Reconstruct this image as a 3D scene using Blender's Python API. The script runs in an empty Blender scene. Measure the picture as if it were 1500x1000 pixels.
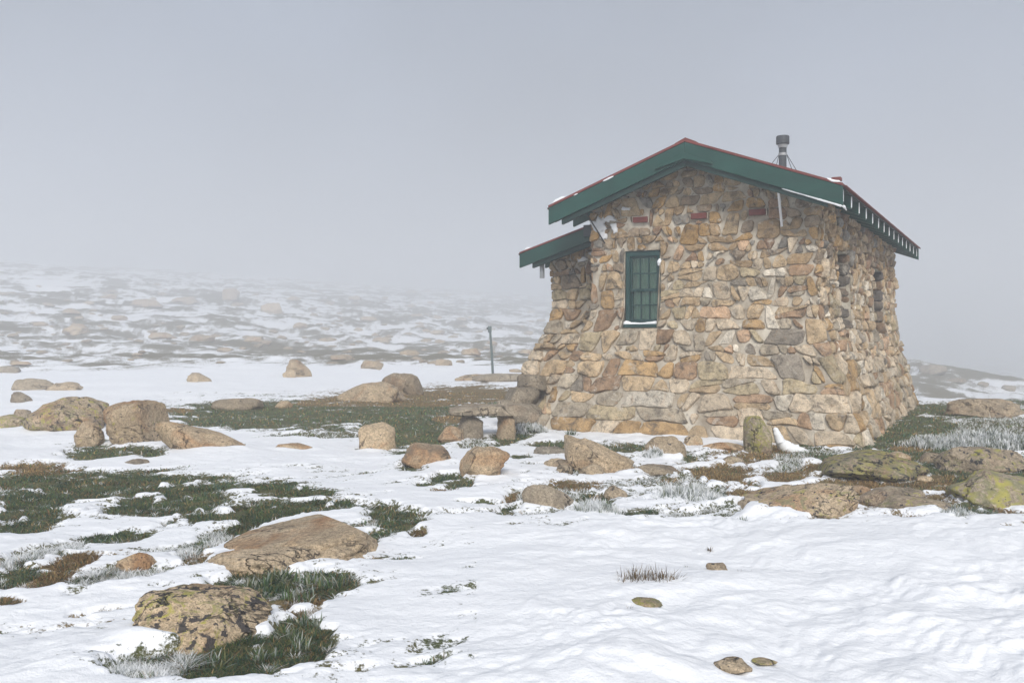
import bpy, bmesh, math, random
import numpy as np
from mathutils import Vector, Matrix

# ------------------------------------------------------------------ camera, world, sun, exposure
SC = bpy.context.scene
COL = SC.collection
CAMH = 1.55
F = 1358.5          # focal length in pixels of a 1500 px wide picture
HOR = 493.5         # horizon row of that picture
cam_d = bpy.data.cameras.new("camera")
cam = bpy.data.objects.new("camera", cam_d)
COL.objects.link(cam)
cam.location = (0, 0, CAMH)
cam.rotation_euler = (math.radians(90), 0, 0)
cam_d.sensor_width = 36.0
cam_d.lens = 36.0 * F / 1500.0
cam_d.shift_y = (HOR - 500.0) / 1500.0
cam_d.clip_start = 0.05
cam_d.clip_end = 4000
SC.camera = cam

SUN_EL, SUN_AZ = 35.0, 177.0      # soft sun behind the camera (azimuth clockwise from +Y)
world = bpy.data.worlds.new("World")
SC.world = world
world.use_nodes = True
wn = world.node_tree
wn.nodes.clear()
w_out = wn.nodes.new("ShaderNodeOutputWorld")
w_bg = wn.nodes.new("ShaderNodeBackground")
w_sky = wn.nodes.new("ShaderNodeTexSky")
w_sky.sky_type = 'NISHITA'
w_sky.sun_disc = False
w_sky.sun_elevation = math.radians(SUN_EL)
w_sky.sun_rotation = math.radians(SUN_AZ)
w_sky.dust_density = 4.0
w_hsv = wn.nodes.new("ShaderNodeHueSaturation")
w_hsv.inputs["Saturation"].default_value = 0.20
w_mix = wn.nodes.new("ShaderNodeMix")
w_mix.data_type = 'RGBA'
w_mix.inputs[0].default_value = 0.75              # a closed, even overcast over the blue of the sky
w_mix.inputs[7].default_value = (1.4, 1.95, 3.0, 1)
wn.links.new(w_sky.outputs[0], w_hsv.inputs["Color"])
wn.links.new(w_hsv.outputs[0], w_mix.inputs[6])
w_tc = wn.nodes.new("ShaderNodeTexCoord")
w_no = wn.nodes.new("ShaderNodeTexNoise")                # soft unevenness of the cloud all over the sky
w_no.inputs["Scale"].default_value = 2.2
w_no.inputs["Detail"].default_value = 3
w_rm = wn.nodes.new("ShaderNodeMapRange")
w_rm.inputs[1].default_value, w_rm.inputs[2].default_value = 0.3, 0.7
w_rm.inputs[3].default_value, w_rm.inputs[4].default_value = 0.68, 1.32
w_mul = wn.nodes.new("ShaderNodeVectorMath")
w_mul.operation = 'SCALE'
wn.links.new(w_tc.outputs["Generated"], w_no.inputs["Vector"])
wn.links.new(w_no.outputs["Fac"], w_rm.inputs[0])
wn.links.new(w_mix.outputs[2], w_mul.inputs[0])
wn.links.new(w_rm.outputs[0], w_mul.inputs["Scale"])
wn.links.new(w_mul.outputs[0], w_bg.inputs["Color"])
w_bg.inputs["Strength"].default_value = 0.036
wn.links.new(w_bg.outputs[0], w_out.inputs["Surface"])

sun_d = bpy.data.lights.new("sun", 'SUN')
sun_d.energy = 1.5
sun_d.angle = math.radians(18)
sun_d.color = (1.0, 0.95, 0.88)
sun = bpy.data.objects.new("sun", sun_d)
COL.objects.link(sun)
_el, _az = math.radians(SUN_EL), math.radians(SUN_AZ)
_to = Vector((math.sin(_az) * math.cos(_el), math.cos(_az) * math.cos(_el), math.sin(_el)))
sun.rotation_euler = (-_to).to_track_quat('-Z', 'Y').to_euler()

SC.view_settings.view_transform = 'Standard'
SC.view_settings.look = 'None'
SC.view_settings.gamma = 1.0
SC.view_settings.use_curve_mapping = False
SC.view_settings.exposure = 1.58
SC.render.engine = 'CYCLES'
SC.cycles.max_bounces = 10
SC.cycles.diffuse_bounces = 4
SC.cycles.volume_bounces = 6
SC.cycles.transparent_max_bounces = 12
SC.cycles.use_denoising = True
HAZE_DENSITY = 0.0068
HAZE_TOP = 50.0

rng = np.random.default_rng(7)
random.seed(7)

# ------------------------------------------------------------------ noise
_perm = np.random.default_rng(3).permutation(256).astype(np.int64)
_perm = np.concatenate([_perm, _perm, _perm])
_g = np.random.default_rng(4).normal(size=(256, 3))
_g /= np.linalg.norm(_g, axis=1)[:, None]


def pn(x, y, z=0.0):
    """gradient noise, about -1..1"""
    x, y, z = np.broadcast_arrays(np.asarray(x, float), np.asarray(y, float), np.asarray(z, float))
    xi, yi, zi = np.floor(x).astype(np.int64), np.floor(y).astype(np.int64), np.floor(z).astype(np.int64)
    xf, yf, zf = x - xi, y - yi, z - zi
    u, v, w = (t * t * t * (t * (t * 6 - 15) + 10) for t in (xf, yf, zf))
    out = np.zeros_like(xf)
    for dx in (0, 1):
        wx = u if dx else 1 - u
        hx = _perm[(xi + dx) & 255]
        for dy in (0, 1):
            wy = v if dy else 1 - v
            hy = _perm[hx + ((yi + dy) & 255)]
            for dz in (0, 1):
                wz = w if dz else 1 - w
                h = _perm[hy + ((zi + dz) & 255)]
                gr = _g[h]
                out = out + wx * wy * wz * (gr[..., 0] * (xf - dx) + gr[..., 1] * (yf - dy) + gr[..., 2] * (zf - dz))
    return out * 1.6


def fbm(x, y, z=0.0, o=3, g=0.5):
    s, a = 0, 1.0
    for i in range(o):
        s = s + a * pn(np.asarray(x) * 2 ** i + 17.3 * i, np.asarray(y) * 2 ** i - 9.1 * i, np.asarray(z) * 2 ** i + 3.7 * i)
        a *= g
    return s


def sstep(a, b, x):
    t = np.clip((np.asarray(x, float) - a) / (b - a), 0, 1)
    return t * t * (3 - 2 * t)


def softplus(x, k):
    x = np.asarray(x, float)
    return np.where(x / k > 30, x, k * np.log1p(np.exp(np.minimum(x / k, 30))))


# ------------------------------------------------------------------ hut frame (fitted to the photograph)
TH = math.radians(28.977)
CT, ST = math.cos(TH), math.sin(TH)
HX0, HY0 = 4.564, 13.832          # upper right corner of the front wall
HW, HD = 3.68, 9.0                # width, length
FLARE = 0.375


def hut_to_world(x, y):
    return HX0 + x * CT + y * ST, HY0 - x * ST + y * CT


def world_to_hut(X, Y):
    dx, dy = np.asarray(X) - HX0, np.asarray(Y) - HY0
    return dx * CT - dy * ST, dx * ST + dy * CT


# ------------------------------------------------------------------ terrain height
def terrain(x, y):
    x, y = np.asarray(x, float), np.asarray(y, float)
    r = np.hypot(x, y)
    ratio = x / np.maximum(y, 1.0)
    ratio = np.where(y < 1.0, np.sign(x) * 3, ratio)
    hx, hy = world_to_hut(x, y)
    dh = np.maximum(np.maximum(-5.6 - hx, hx - 0.9), np.maximum(-0.9 - hy, hy - 9.8))
    free = sstep(0.0, 2.5, dh)
    z = (0.07 * pn(x * 0.33, y * 0.33, 1.0) + 0.035 * pn(x * 0.9, y * 0.9, 4.0)) * free
    far = sstep(26, 70, r)
    z = z + far * (0.75 * pn(x * 0.06, y * 0.06, 7.0) + 0.70 * pn(x * 0.16, y * 0.16, 9.0) * sstep(60, 100, r) + 0.22 * fbm(x * 0.5, y * 0.5, 2.0, 2))
    s = -0.80 * x + 0.60 * y
    left = 1 - sstep(0.06, 0.36, ratio)
    hill = 0.108 * softplus(s - 80, 10.0) * left
    hill = 45 * np.tanh(hill / 45 * (1 + 0.25 * (hill / 45)))
    z = z + np.where(y > 0, hill, 0) * (1 + 0.06 * far * pn(x * 0.02, y * 0.02, 5.0))
    # to the right the ground falls behind a crest and a low ridge stands beyond it
    rt = sstep(0.30, 0.40, ratio) * (y > 0)
    drop = -0.085 * softplus(r - 27, 2.5)
    drop = np.maximum(drop, -4.2)
    ridge_z = np.interp(ratio, [0.40, 0.44, 0.47, 0.50, 0.55, 0.7], [0.9, 1.05, 0.3, -0.3, -0.9, -2.0])
    yy = (y - 108) / np.where(y < 108, 26, 40)
    z = z + rt * (drop + (ridge_z + 1.7 + 0.55 * pn(x * 0.09, 0.0, 2.0)) * np.exp(-yy ** 2) - 9 * sstep(120, 260, r))
    return z


def at(px, py, lift=0.0):
    """the point of the ground seen at a pixel of the 1500 x 1000 photograph"""
    cx, cz = (px - 750.0) / F, (HOR - py) / F
    lo = None
    ys = np.concatenate([np.arange(2.0, 40, 0.05), np.arange(40, 400, 0.4)])
    d = CAMH + cz * ys - terrain(cx * ys, ys) - lift
    k = np.argmax(d < 0)
    if d[k] >= 0:
        k = len(ys) - 1
    a, b = ys[max(k - 1, 0)], ys[k]
    for _ in range(24):
        m = 0.5 * (a + b)
        if CAMH + cz * m - float(terrain(cx * m, m)) - lift < 0:
            b = m
        else:
            a = m
    return Vector((cx * b, b, float(terrain(cx * b, b)) + lift))


# ------------------------------------------------------------------ object helpers
def tag(o, label=None, cat=None, group=None, kind=None):
    if label:
        o["label"] = label
    if cat:
        o["category"] = cat
    if group:
        o["group"] = group
    if kind:
        o["kind"] = kind
    return o


def empty(name, loc=(0, 0, 0), rz=0.0):
    o = bpy.data.objects.new(name, None)
    o.empty_display_size = 0.3
    COL.objects.link(o)
    o.location = loc
    o.rotation_euler = (0, 0, rz)
    return o


def link_mesh(name, me, mats, parent=None):
    for m in (mats if isinstance(mats, (list, tuple)) else [mats]):
        me.materials.append(m)
    o = bpy.data.objects.new(name, me)
    COL.objects.link(o)
    if parent:
        o.parent = parent
    return o


def mesh_np(name, verts, tris=None, quads=None, smooth=True):
    me = bpy.data.meshes.new(name)
    verts = np.asarray(verts, np.float32)
    tris = np.zeros((0, 3), np.int32) if tris is None else np.asarray(tris, np.int32)
    quads = np.zeros((0, 4), np.int32) if quads is None else np.asarray(quads, np.int32)
    me.vertices.add(len(verts))
    me.vertices.foreach_set("co", verts.ravel())
    n = len(tris) * 3 + len(quads) * 4
    me.loops.add(n)
    me.loops.foreach_set("vertex_index", np.concatenate([tris.ravel(), quads.ravel()]).astype(np.int32))
    me.polygons.add(len(tris) + len(quads))
    st = np.concatenate([np.arange(len(tris)) * 3, len(tris) * 3 + np.arange(len(quads)) * 4]).astype(np.int32)
    me.polygons.foreach_set("loop_start", st)
    me.polygons.foreach_set("use_smooth", np.full(len(st), smooth, bool))
    me.update(calc_edges=True)
    me.validate()
    return me


def vcol(me, name, arr):
    arr = np.asarray(arr, np.float32)
    if arr.shape[1] == 3:
        arr = np.concatenate([arr, np.ones((len(arr), 1), np.float32)], 1)
    a = me.attributes.new(name, 'FLOAT_COLOR', 'POINT')
    a.data.foreach_set("color", arr.ravel())


class MB:
    """collects boxes, prisms, bars for one mesh object"""

    def __init__(self):
        self.v, self.f, self.mi = [], [], []

    def add(self, verts, faces, mi=0):
        k = len(self.v)
        self.v += [tuple(p) for p in verts]
        self.f += [tuple(i + k for i in f) for f in faces]
        self.mi += [mi] * len(faces)

    def box(self, x0, x1, y0, y1, z0, z1, mi=0):
        v = [(x, y, z) for x in (x0, x1) for y in (y0, y1) for z in (z0, z1)]
        self.add(v, [(0, 1, 3, 2), (4, 6, 7, 5), (0, 4, 5, 1), (2, 3, 7, 6), (0, 2, 6, 4), (1, 5, 7, 3)], mi)

    def prism_y(self, poly, y0, y1, mi=0):
        """poly of (x, z) swept along y"""
        n = len(poly)
        v = [(x, y0, z) for x, z in poly] + [(x, y1, z) for x, z in poly]
        f = [tuple(range(n)), tuple(range(2 * n - 1, n - 1, -1))]
        f += [(i, n + i, n + (i + 1) % n, (i + 1) % n) for i in range(n)]
        self.add(v, f, mi)

    def tube(self, pts, rad, n=8, mi=0):
        pts = [Vector(p) for p in pts]
        rad = rad if isinstance(rad, (list, tuple)) else [rad] * len(pts)
        k = len(self.v)
        d0 = (pts[-1] - pts[0]).normalized()
        a = d0.orthogonal().normalized()
        b = d0.cross(a)
        for p, r in zip(pts, rad):
            for i in range(n):
                t = 2 * math.pi * i / n
                self.v.append(tuple(p + a * (r * math.cos(t)) + b * (r * math.sin(t))))
        for j in range(len(pts) - 1):
            for i in range(n):
                self.f.append((k + j * n + i, k + j * n + (i + 1) % n, k + (j + 1) * n + (i + 1) % n, k + (j + 1) * n + i))
                self.mi.append(mi)
        self.f.append(tuple(k + i for i in range(n))[::-1])
        self.f.append(tuple(k + (len(pts) - 1) * n + i for i in range(n)))
        self.mi += [mi, mi]

    def build(self, name, mats, parent=None, bevel=0.0, smooth=False):
        me = bpy.data.meshes.new(name)
        me.from_pydata(self.v, [], self.f)
        bm = bmesh.new()
        bm.from_mesh(me)
        bmesh.ops.recalc_face_normals(bm, faces=bm.faces)
        bm.to_mesh(me)
        bm.free()
        if isinstance(mats, (list, tuple)) and len(mats) > 1:
            me.polygons.foreach_set("material_index", self.mi)
        if smooth:
            me.polygons.foreach_set("use_smooth", [True] * len(me.polygons))
        o = link_mesh(name, me, mats, parent)
        if bevel:
            m = o.modifiers.new("bevel", 'BEVEL')
            m.width = bevel
            m.segments = 2
            m.limit_method = 'ANGLE'
        return o


# ------------------------------------------------------------------ materials
def mat(name):
    m = bpy.data.materials.new(name)
    m.use_nodes = True
    nt = m.node_tree
    b = nt.nodes["Principled BSDF"]
    b.inputs["Roughness"].default_value = 0.85
    b.inputs["Specular IOR Level"].default_value = 0.25
    return m, nt, b


def N(nt, t, **kw):
    n = nt.nodes.new(t)
    for k, v in kw.items():
        setattr(n, k, v)
    return n


def noise(nt, vec, scale, detail=4, rough=0.55, dist=0.0):
    n = N(nt, "ShaderNodeTexNoise")
    n.inputs["Scale"].default_value = scale
    n.inputs["Detail"].default_value = detail
    n.inputs["Roughness"].default_value = rough
    n.inputs["Distortion"].default_value = dist
    nt.links.new(vec, n.inputs["Vector"])
    return n.outputs["Fac"]


def ramp(nt, fac, stops):
    n = N(nt, "ShaderNodeValToRGB")
    e = n.color_ramp.elements
    while len(e) < len(stops):
        e.new(0.5)
    for el, (p, c) in zip(e, stops):
        el.position = p
        el.color = (c, c, c, 1) if isinstance(c, (int, float)) else (*c, 1)
    nt.links.new(fac, n.inputs[0])
    return n.outputs[0]


def mixc(nt, fac, a, b, mode='MIX'):
    n = N(nt, "ShaderNodeMix")
    n.data_type = 'RGBA'
    n.blend_type = mode
    for s, val in ((0, fac), (6, a), (7, b)):
        if isinstance(val, (int, float)):
            n.inputs[s].default_value = val
        elif isinstance(val, tuple):
            n.inputs[s].default_value = (*val, 1)
        else:
            nt.links.new(val, n.inputs[s])
    return n.outputs[2]


def math_(nt, op, a, b=0.0, c=None, clamp=False):
    n = N(nt, "ShaderNodeMath", operation=op)
    n.use_clamp = clamp
    for i, v in enumerate((a, b) if c is None else (a, b, c)):
        if isinstance(v, (int, float)):
            n.inputs[i].default_value = v
        else:
            nt.links.new(v, n.inputs[i])
    return n.outputs[0]


def bump(nt, b, h, strength, dist):
    n = N(nt, "ShaderNodeBump")
    n.inputs["Strength"].default_value = strength
    n.inputs["Distance"].default_value = dist
    nt.links.new(h, n.inputs["Height"])
    nt.links.new(n.outputs[0], b.inputs["Normal"])


def oattr(nt, name):
    n = N(nt, "ShaderNodeAttribute", attribute_type='OBJECT', attribute_name=name)
    return n.outputs["Fac"]


def gattr(nt, name, out="Color"):
    n = N(nt, "ShaderNodeAttribute", attribute_type='GEOMETRY', attribute_name=name)
    return n.outputs[out]


def plain(name, col, rough=0.6, var=0.15, scale=6.0, spec=0.3, metal=0.0):
    m, nt, b = mat(name)
    tc = N(nt, "ShaderNodeTexCoord")
    n1 = noise(nt, tc.outputs["Object"], scale, 5)
    f = ramp(nt, n1, [(0.3, 1 - var), (0.7, 1 + 0.0)])
    c = mixc(nt, 1.0, col, f, 'MULTIPLY')
    mp = N(nt, "ShaderNodeMapping")
    mp.inputs["Scale"].default_value = (1.2, 9, 7)
    nt.links.new(tc.outputs["Object"], mp.inputs["Vector"])
    c = mixc(nt, var * 1.6, c, ramp(nt, noise(nt, mp.outputs[0], 1.0, 6, 0.7), [(0.3, 0.55), (0.66, 1.25)]), 'MULTIPLY')
    nt.links.new(c, b.inputs["Base Color"])
    b.inputs["Roughness"].default_value = rough
    b.inputs["Specular IOR Level"].default_value = spec
    b.inputs["Metallic"].default_value = metal
    bump(nt, b, noise(nt, tc.outputs["Object"], scale * 12, 3), 0.15, 0.004)
    return m


def make_granite():
    m, nt, b = mat("granite")
    tc = N(nt, "ShaderNodeTexCoord")
    oi = N(nt, "ShaderNodeObjectInfo")
    ofs = N(nt, "ShaderNodeVectorMath", operation='ADD')
    rv = N(nt, "ShaderNodeCombineXYZ")
    r100 = math_(nt, 'MULTIPLY', oi.outputs["Random"], 57.0)
    nt.links.new(r100, rv.inputs[0])
    nt.links.new(r100, rv.inputs[1])
    nt.links.new(tc.outputs["Object"], ofs.inputs[0])
    nt.links.new(rv.outputs[0], ofs.inputs[1])
    V = ofs.outputs[0]
    warm = mixc(nt, noise(nt, V, 2.6, 4), (0.49, 0.355, 0.21), (0.65, 0.525, 0.37))
    warm = mixc(nt, ramp(nt, noise(nt, V, 1.7, 3, 0.6, 0.6), [(0.52, 0.0), (0.68, 0.75)]), warm, (0.42, 0.20, 0.075))
    cold = mixc(nt, noise(nt, V, 3.1, 4), (0.27, 0.235, 0.185), (0.44, 0.39, 0.31))
    c = mixc(nt, oattr(nt, "warm"), cold, warm)
    # crystals
    sp = ramp(nt, noise(nt, V, 95, 2, 0.6), [(0.36, 0.45), (0.46, 1.0), (0.62, 1.0), (0.72, 1.35)])
    c = mixc(nt, 0.85, c, sp, 'MULTIPLY')
    c = mixc(nt, 0.9, c, ramp(nt, noise(nt, V, 33, 3, 0.7), [(0.34, 0.58), (0.5, 1.0), (0.66, 1.25)]), 'MULTIPLY')
    pit = ramp(nt, noise(nt, V, 24, 4, 0.7), [(0.34, 0.50), (0.46, 1.0)])
    c = mixc(nt, 0.7, c, pit, 'MULTIPLY')
    # weather stains
    st = ramp(nt, noise(nt, V, 4.3, 5, 0.65, 0.8), [(0.40, 0.0), (0.62, 1.0)])
    st = math_(nt, 'MULTIPLY', st, oattr(nt, "stain"))
    c = mixc(nt, st, c, (0.15, 0.125, 0.095))
    # lichen: yellow-green crusts, then blue-black ones
    ly = noise(nt, V, 8.5, 6, 0.72, 1.2)
    lya = math_(nt, 'ADD', ly, math_(nt, 'MULTIPLY', math_(nt, 'SUBTRACT', oattr(nt, "lichen"), 0.5), 0.34))
    ly = ramp(nt, lya, [(0.545, 0.0), (0.60, 1.0)])
    lcol = mixc(nt, ramp(nt, noise(nt, V, 5.0, 4), [(0.4, 0.0), (0.62, 1.0)]), (0.22, 0.215, 0.12), (0.42, 0.39, 0.07))
    c = mixc(nt, math_(nt, 'MULTIPLY', ly, 0.82), c, lcol)
    lb = noise(nt, V, 15.0, 4, 0.6, 0.3)
    lba = math_(nt, 'ADD', lb, math_(nt, 'MULTIPLY', math_(nt, 'SUBTRACT', oattr(nt, "black"), 0.5), 0.30))
    lb = ramp(nt, lba, [(0.575, 0.0), (0.61, 1.0)])
    c = mixc(nt, math_(nt, 'MULTIPLY', lb, 0.9), c, (0.035, 0.036, 0.045))
    crk = math_(nt, 'ABSOLUTE', math_(nt, 'SUBTRACT', noise(nt, V, 1.5, 5, 0.6, 0.5), 0.5))
    crk = ramp(nt, crk, [(0.0, 1.0), (0.012, 0.0)])
    crk = math_(nt, 'MULTIPLY', crk, ramp(nt, noise(nt, V, 1.1, 2), [(0.46, 0.0), (0.56, 1.0)]))
    c = mixc(nt, math_(nt, 'MULTIPLY', crk, 0.75), c, (0.05, 0.042, 0.035))
    c = mixc(nt, 1.0, c, ramp(nt, oi.outputs["Random"], [(0.0, 0.90), (1.0, 1.18)]), 'MULTIPLY')
    nt.links.new(c, b.inputs["Base Color"])
    b.inputs["Roughness"].default_value = 0.9
    h = math_(nt, 'ADD', noise(nt, V, 14, 6, 0.7), math_(nt, 'MULTIPLY', noise(nt, V, 90, 2), 0.25))
    h = math_(nt, 'SUBTRACT', h, math_(nt, 'MULTIPLY', crk, 0.8))
    bump(nt, b, h, 1.0, 0.04)
    return m


def make_rubble():
    m, nt, b = mat("rubble_stone")
    tc = N(nt, "ShaderNodeTexCoord")
    V = tc.outputs["Object"]
    t = gattr(nt, "tint")
    c = mixc(nt, 1.0, t, ramp(nt, noise(nt, V, 7, 5, 0.65), [(0.30, 0.50), (0.5, 1.0), (0.72, 1.32)]), 'MULTIPLY')
    iron = ramp(nt, noise(nt, V, 4.4, 5, 0.65, 1.0), [(0.57, 0.0), (0.73, 0.45)])
    c = mixc(nt, iron, c, (0.36, 0.185, 0.07))
    dk = ramp(nt, noise(nt, V, 6.1, 6, 0.7, 0.7), [(0.53, 0.0), (0.66, 0.8)])
    c = mixc(nt, dk, c, (0.10, 0.085, 0.07))
    wh = ramp(nt, noise(nt, V, 5.2, 5, 0.7, 0.5), [(0.57, 0.0), (0.68, 0.65)])
    c = mixc(nt, wh, c, (0.56, 0.51, 0.43))
    sp = ramp(nt, noise(nt, V, 70, 3, 0.65), [(0.35, 0.55), (0.48, 1.0), (0.65, 1.15)])
    c = mixc(nt, 0.8, c, sp, 'MULTIPLY')
    nt.links.new(c, b.inputs["Base Color"])
    h = math_(nt, 'ADD', noise(nt, V, 16, 6, 0.7), math_(nt, 'MULTIPLY', noise(nt, V, 80, 2), 0.2))
    bump(nt, b, h, 1.0, 0.03)
    return m


def make_mortar():
    m, nt, b = mat("mortar")
    tc = N(nt, "ShaderNodeTexCoord")
    V = tc.outputs["Object"]
    c = mixc(nt, ramp(nt, noise(nt, V, 2.2, 5, 0.6), [(0.38, 0.0), (0.62, 1.0)]), (0.30, 0.25, 0.19), (0.60, 0.55, 0.46))
    c = mixc(nt, ramp(nt, noise(nt, V, 9, 5, 0.7), [(0.56, 0.0), (0.70, 0.7)]), c, (0.13, 0.11, 0.09))
    nt.links.new(c, b.inputs["Base Color"])
    b.inputs["Roughness"].default_value = 0.95
    bump(nt, b, noise(nt, V, 40, 5, 0.7), 0.8, 0.015)
    return m


def make_snow(name="snow"):
    m, nt, b = mat(name)
    tc = N(nt, "ShaderNodeTexCoord")
    b.inputs["Base Color"].default_value = (0.88, 0.90, 0.925, 1)
    b.inputs["Roughness"].default_value = 0.7
    h = math_(nt, 'ADD', noise(nt, tc.outputs["Object"], 22, 5, 0.6), noise(nt, tc.outputs["Object"], 140, 2))
    bump(nt, b, h, 0.5, 0.012)
    return m


def make_ground():
    m, nt, b = mat("snowy_ground")
    geo = N(nt, "ShaderNodeNewGeometry")
    V = geo.outputs["Position"]
    cov = gattr(nt, "cover", "Fac")
    dry = gattr(nt, "dry", "Fac")
    rocky = gattr(nt, "rocky", "Fac")
    n1 = noise(nt, V, 9.0, 5, 0.65)
    n2 = noise(nt, V, 40.0, 4, 0.65)
    e = math_(nt, 'ADD', cov, math_(nt, 'MULTIPLY', math_(nt, 'SUBTRACT', n1, 0.5), 1.0))
    e = math_(nt, 'ADD', e, math_(nt, 'MULTIPLY', math_(nt, 'SUBTRACT', n2, 0.5), 0.95))
    msk = ramp(nt, e, [(0.44, 0.0), (0.56, 1.0)])
    green = mixc(nt, n1, (0.040, 0.060, 0.026), (0.13, 0.14, 0.058))
    brown = mixc(nt, n1, (0.13, 0.085, 0.036), (0.30, 0.215, 0.10))
    stone = mixc(nt, n1, (0.066, 0.062, 0.028), (0.23, 0.185, 0.11))
    dd = math_(nt, 'ADD', dry, math_(nt, 'MULTIPLY', math_(nt, 'SUBTRACT', noise(nt, V, 2.3, 4), 0.5), 1.1), clamp=True)
    veg = mixc(nt, dd, green, brown)
    veg = mixc(nt, rocky, veg, stone)
    veg = mixc(nt, 0.8, veg, ramp(nt, noise(nt, V, 75, 3), [(0.3, 0.55), (0.62, 1.25)]), 'MULTIPLY')
    snowc = mixc(nt, noise(nt, V, 1.3, 3), (0.87, 0.89, 0.92), (0.90, 0.91, 0.93))
    c = mixc(nt, msk, snowc, veg)
    nt.links.new(c, b.inputs["Base Color"])
    nt.links.new(math_(nt, 'MULTIPLY_ADD', msk, 0.25, 0.68), b.inputs["Roughness"])
    # wind-worked snow: stretched ripples plus grain
    mp = N(nt, "ShaderNodeMapping")
    mp.inputs["Rotation"].default_value = (0, 0, math.radians(28))
    mp.inputs["Scale"].default_value = (2.4, 4.4, 3)
    nt.links.new(V, mp.inputs["Vector"])
    rip = noise(nt, mp.outputs[0], 1.0, 3, 0.5, 0.5)
    h = math_(nt, 'ADD', math_(nt, 'MULTIPLY', rip, 0.9), math_(nt, 'MULTIPLY', noise(nt, V, 7.5, 5, 0.62), 1.5))
    h = math_(nt, 'ADD', h, math_(nt, 'MULTIPLY', noise(nt, V, 130, 2), math_(nt, 'MULTIPLY_ADD', msk, 0.5, 0.07)))
    bump(nt, b, h, 0.55, 0.035)
    return m


def make_blade():
    m, nt, b = mat("blade")
    t = gattr(nt, "tint")
    nt.links.new(t, b.inputs["Base Color"])
    b.inputs["Roughness"].default_value = 0.65
    tr = N(nt, "ShaderNodeBsdfTranslucent")
    nt.links.new(t, tr.inputs["Color"])
    mx = N(nt, "ShaderNodeMixShader")
    mx.inputs[0].default_value = 0.38
    out = nt.nodes["Material Output"]
    nt.links.new(b.outputs[0], mx.inputs[1])
    nt.links.new(tr.outputs[0], mx.inputs[2])
    nt.links.new(mx.outputs[0], out.inputs["Surface"])
    return m


def make_glass():
    m, nt, b = mat("window_glass")
    nt.nodes.remove(b)
    g = N(nt, "ShaderNodeBsdfGlossy")
    g.inputs["Roughness"].default_value = 0.03
    t = N(nt, "ShaderNodeBsdfTransparent")
    t.inputs[0].default_value = (0.80, 0.92, 0.87, 1)
    fr = N(nt, "ShaderNodeFresnel")
    fr.inputs[0].default_value = 1.5
    mx = N(nt, "ShaderNodeMixShader")
    nt.links.new(fr.outputs[0], mx.inputs[0])
    nt.links.new(t.outputs[0], mx.inputs[1])
    nt.links.new(g.outputs[0], mx.inputs[2])
    nt.links.new(mx.outputs[0], nt.nodes["Material Output"].inputs["Surface"])
    return m


M = dict(
    granite=make_granite(), rubble=make_rubble(), mortar=make_mortar(), snow=make_snow(), ground=make_ground(),
    blade=make_blade(), glass=make_glass(),
    green=plain("green_paint", (0.009, 0.062, 0.048), 0.45, 0.22, 3.0, 0.4),
    dgreen=plain("window_green_paint", (0.008, 0.050, 0.047), 0.45, 0.2, 5.0, 0.4),
    red=plain("red_roof_paint", (0.19, 0.050, 0.042), 0.6, 0.25, 3.0, 0.35),
    brick=plain("red_brick", (0.19, 0.055, 0.045), 0.85, 0.35, 14.0),
    flue=plain("flue_metal", (0.06, 0.068, 0.078), 0.5, 0.3, 8.0, 0.4),
    steel=plain("galvanised_steel", (0.42, 0.43, 0.44), 0.5, 0.2, 8.0, 0.5, 0.4),
    dark=plain("dark_iron_and_room", (0.03, 0.032, 0.035), 0.6, 0.2, 8.0),  # iron fittings, and the sheets standing in for dark rooms
    white=plain("white_paint", (0.75, 0.76, 0.78), 0.6, 0.1, 8.0),
    post=plain("post_paint", (0.12, 0.155, 0.15), 0.7, 0.3, 9.0),
    curtain=plain("curtain_cloth", (0.34, 0.41, 0.35), 0.9, 0.15, 9.0),
    wood=plain("roof_lining_wood", (0.016, 0.045, 0.040), 0.7, 0.3, 6.0),
)

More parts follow.
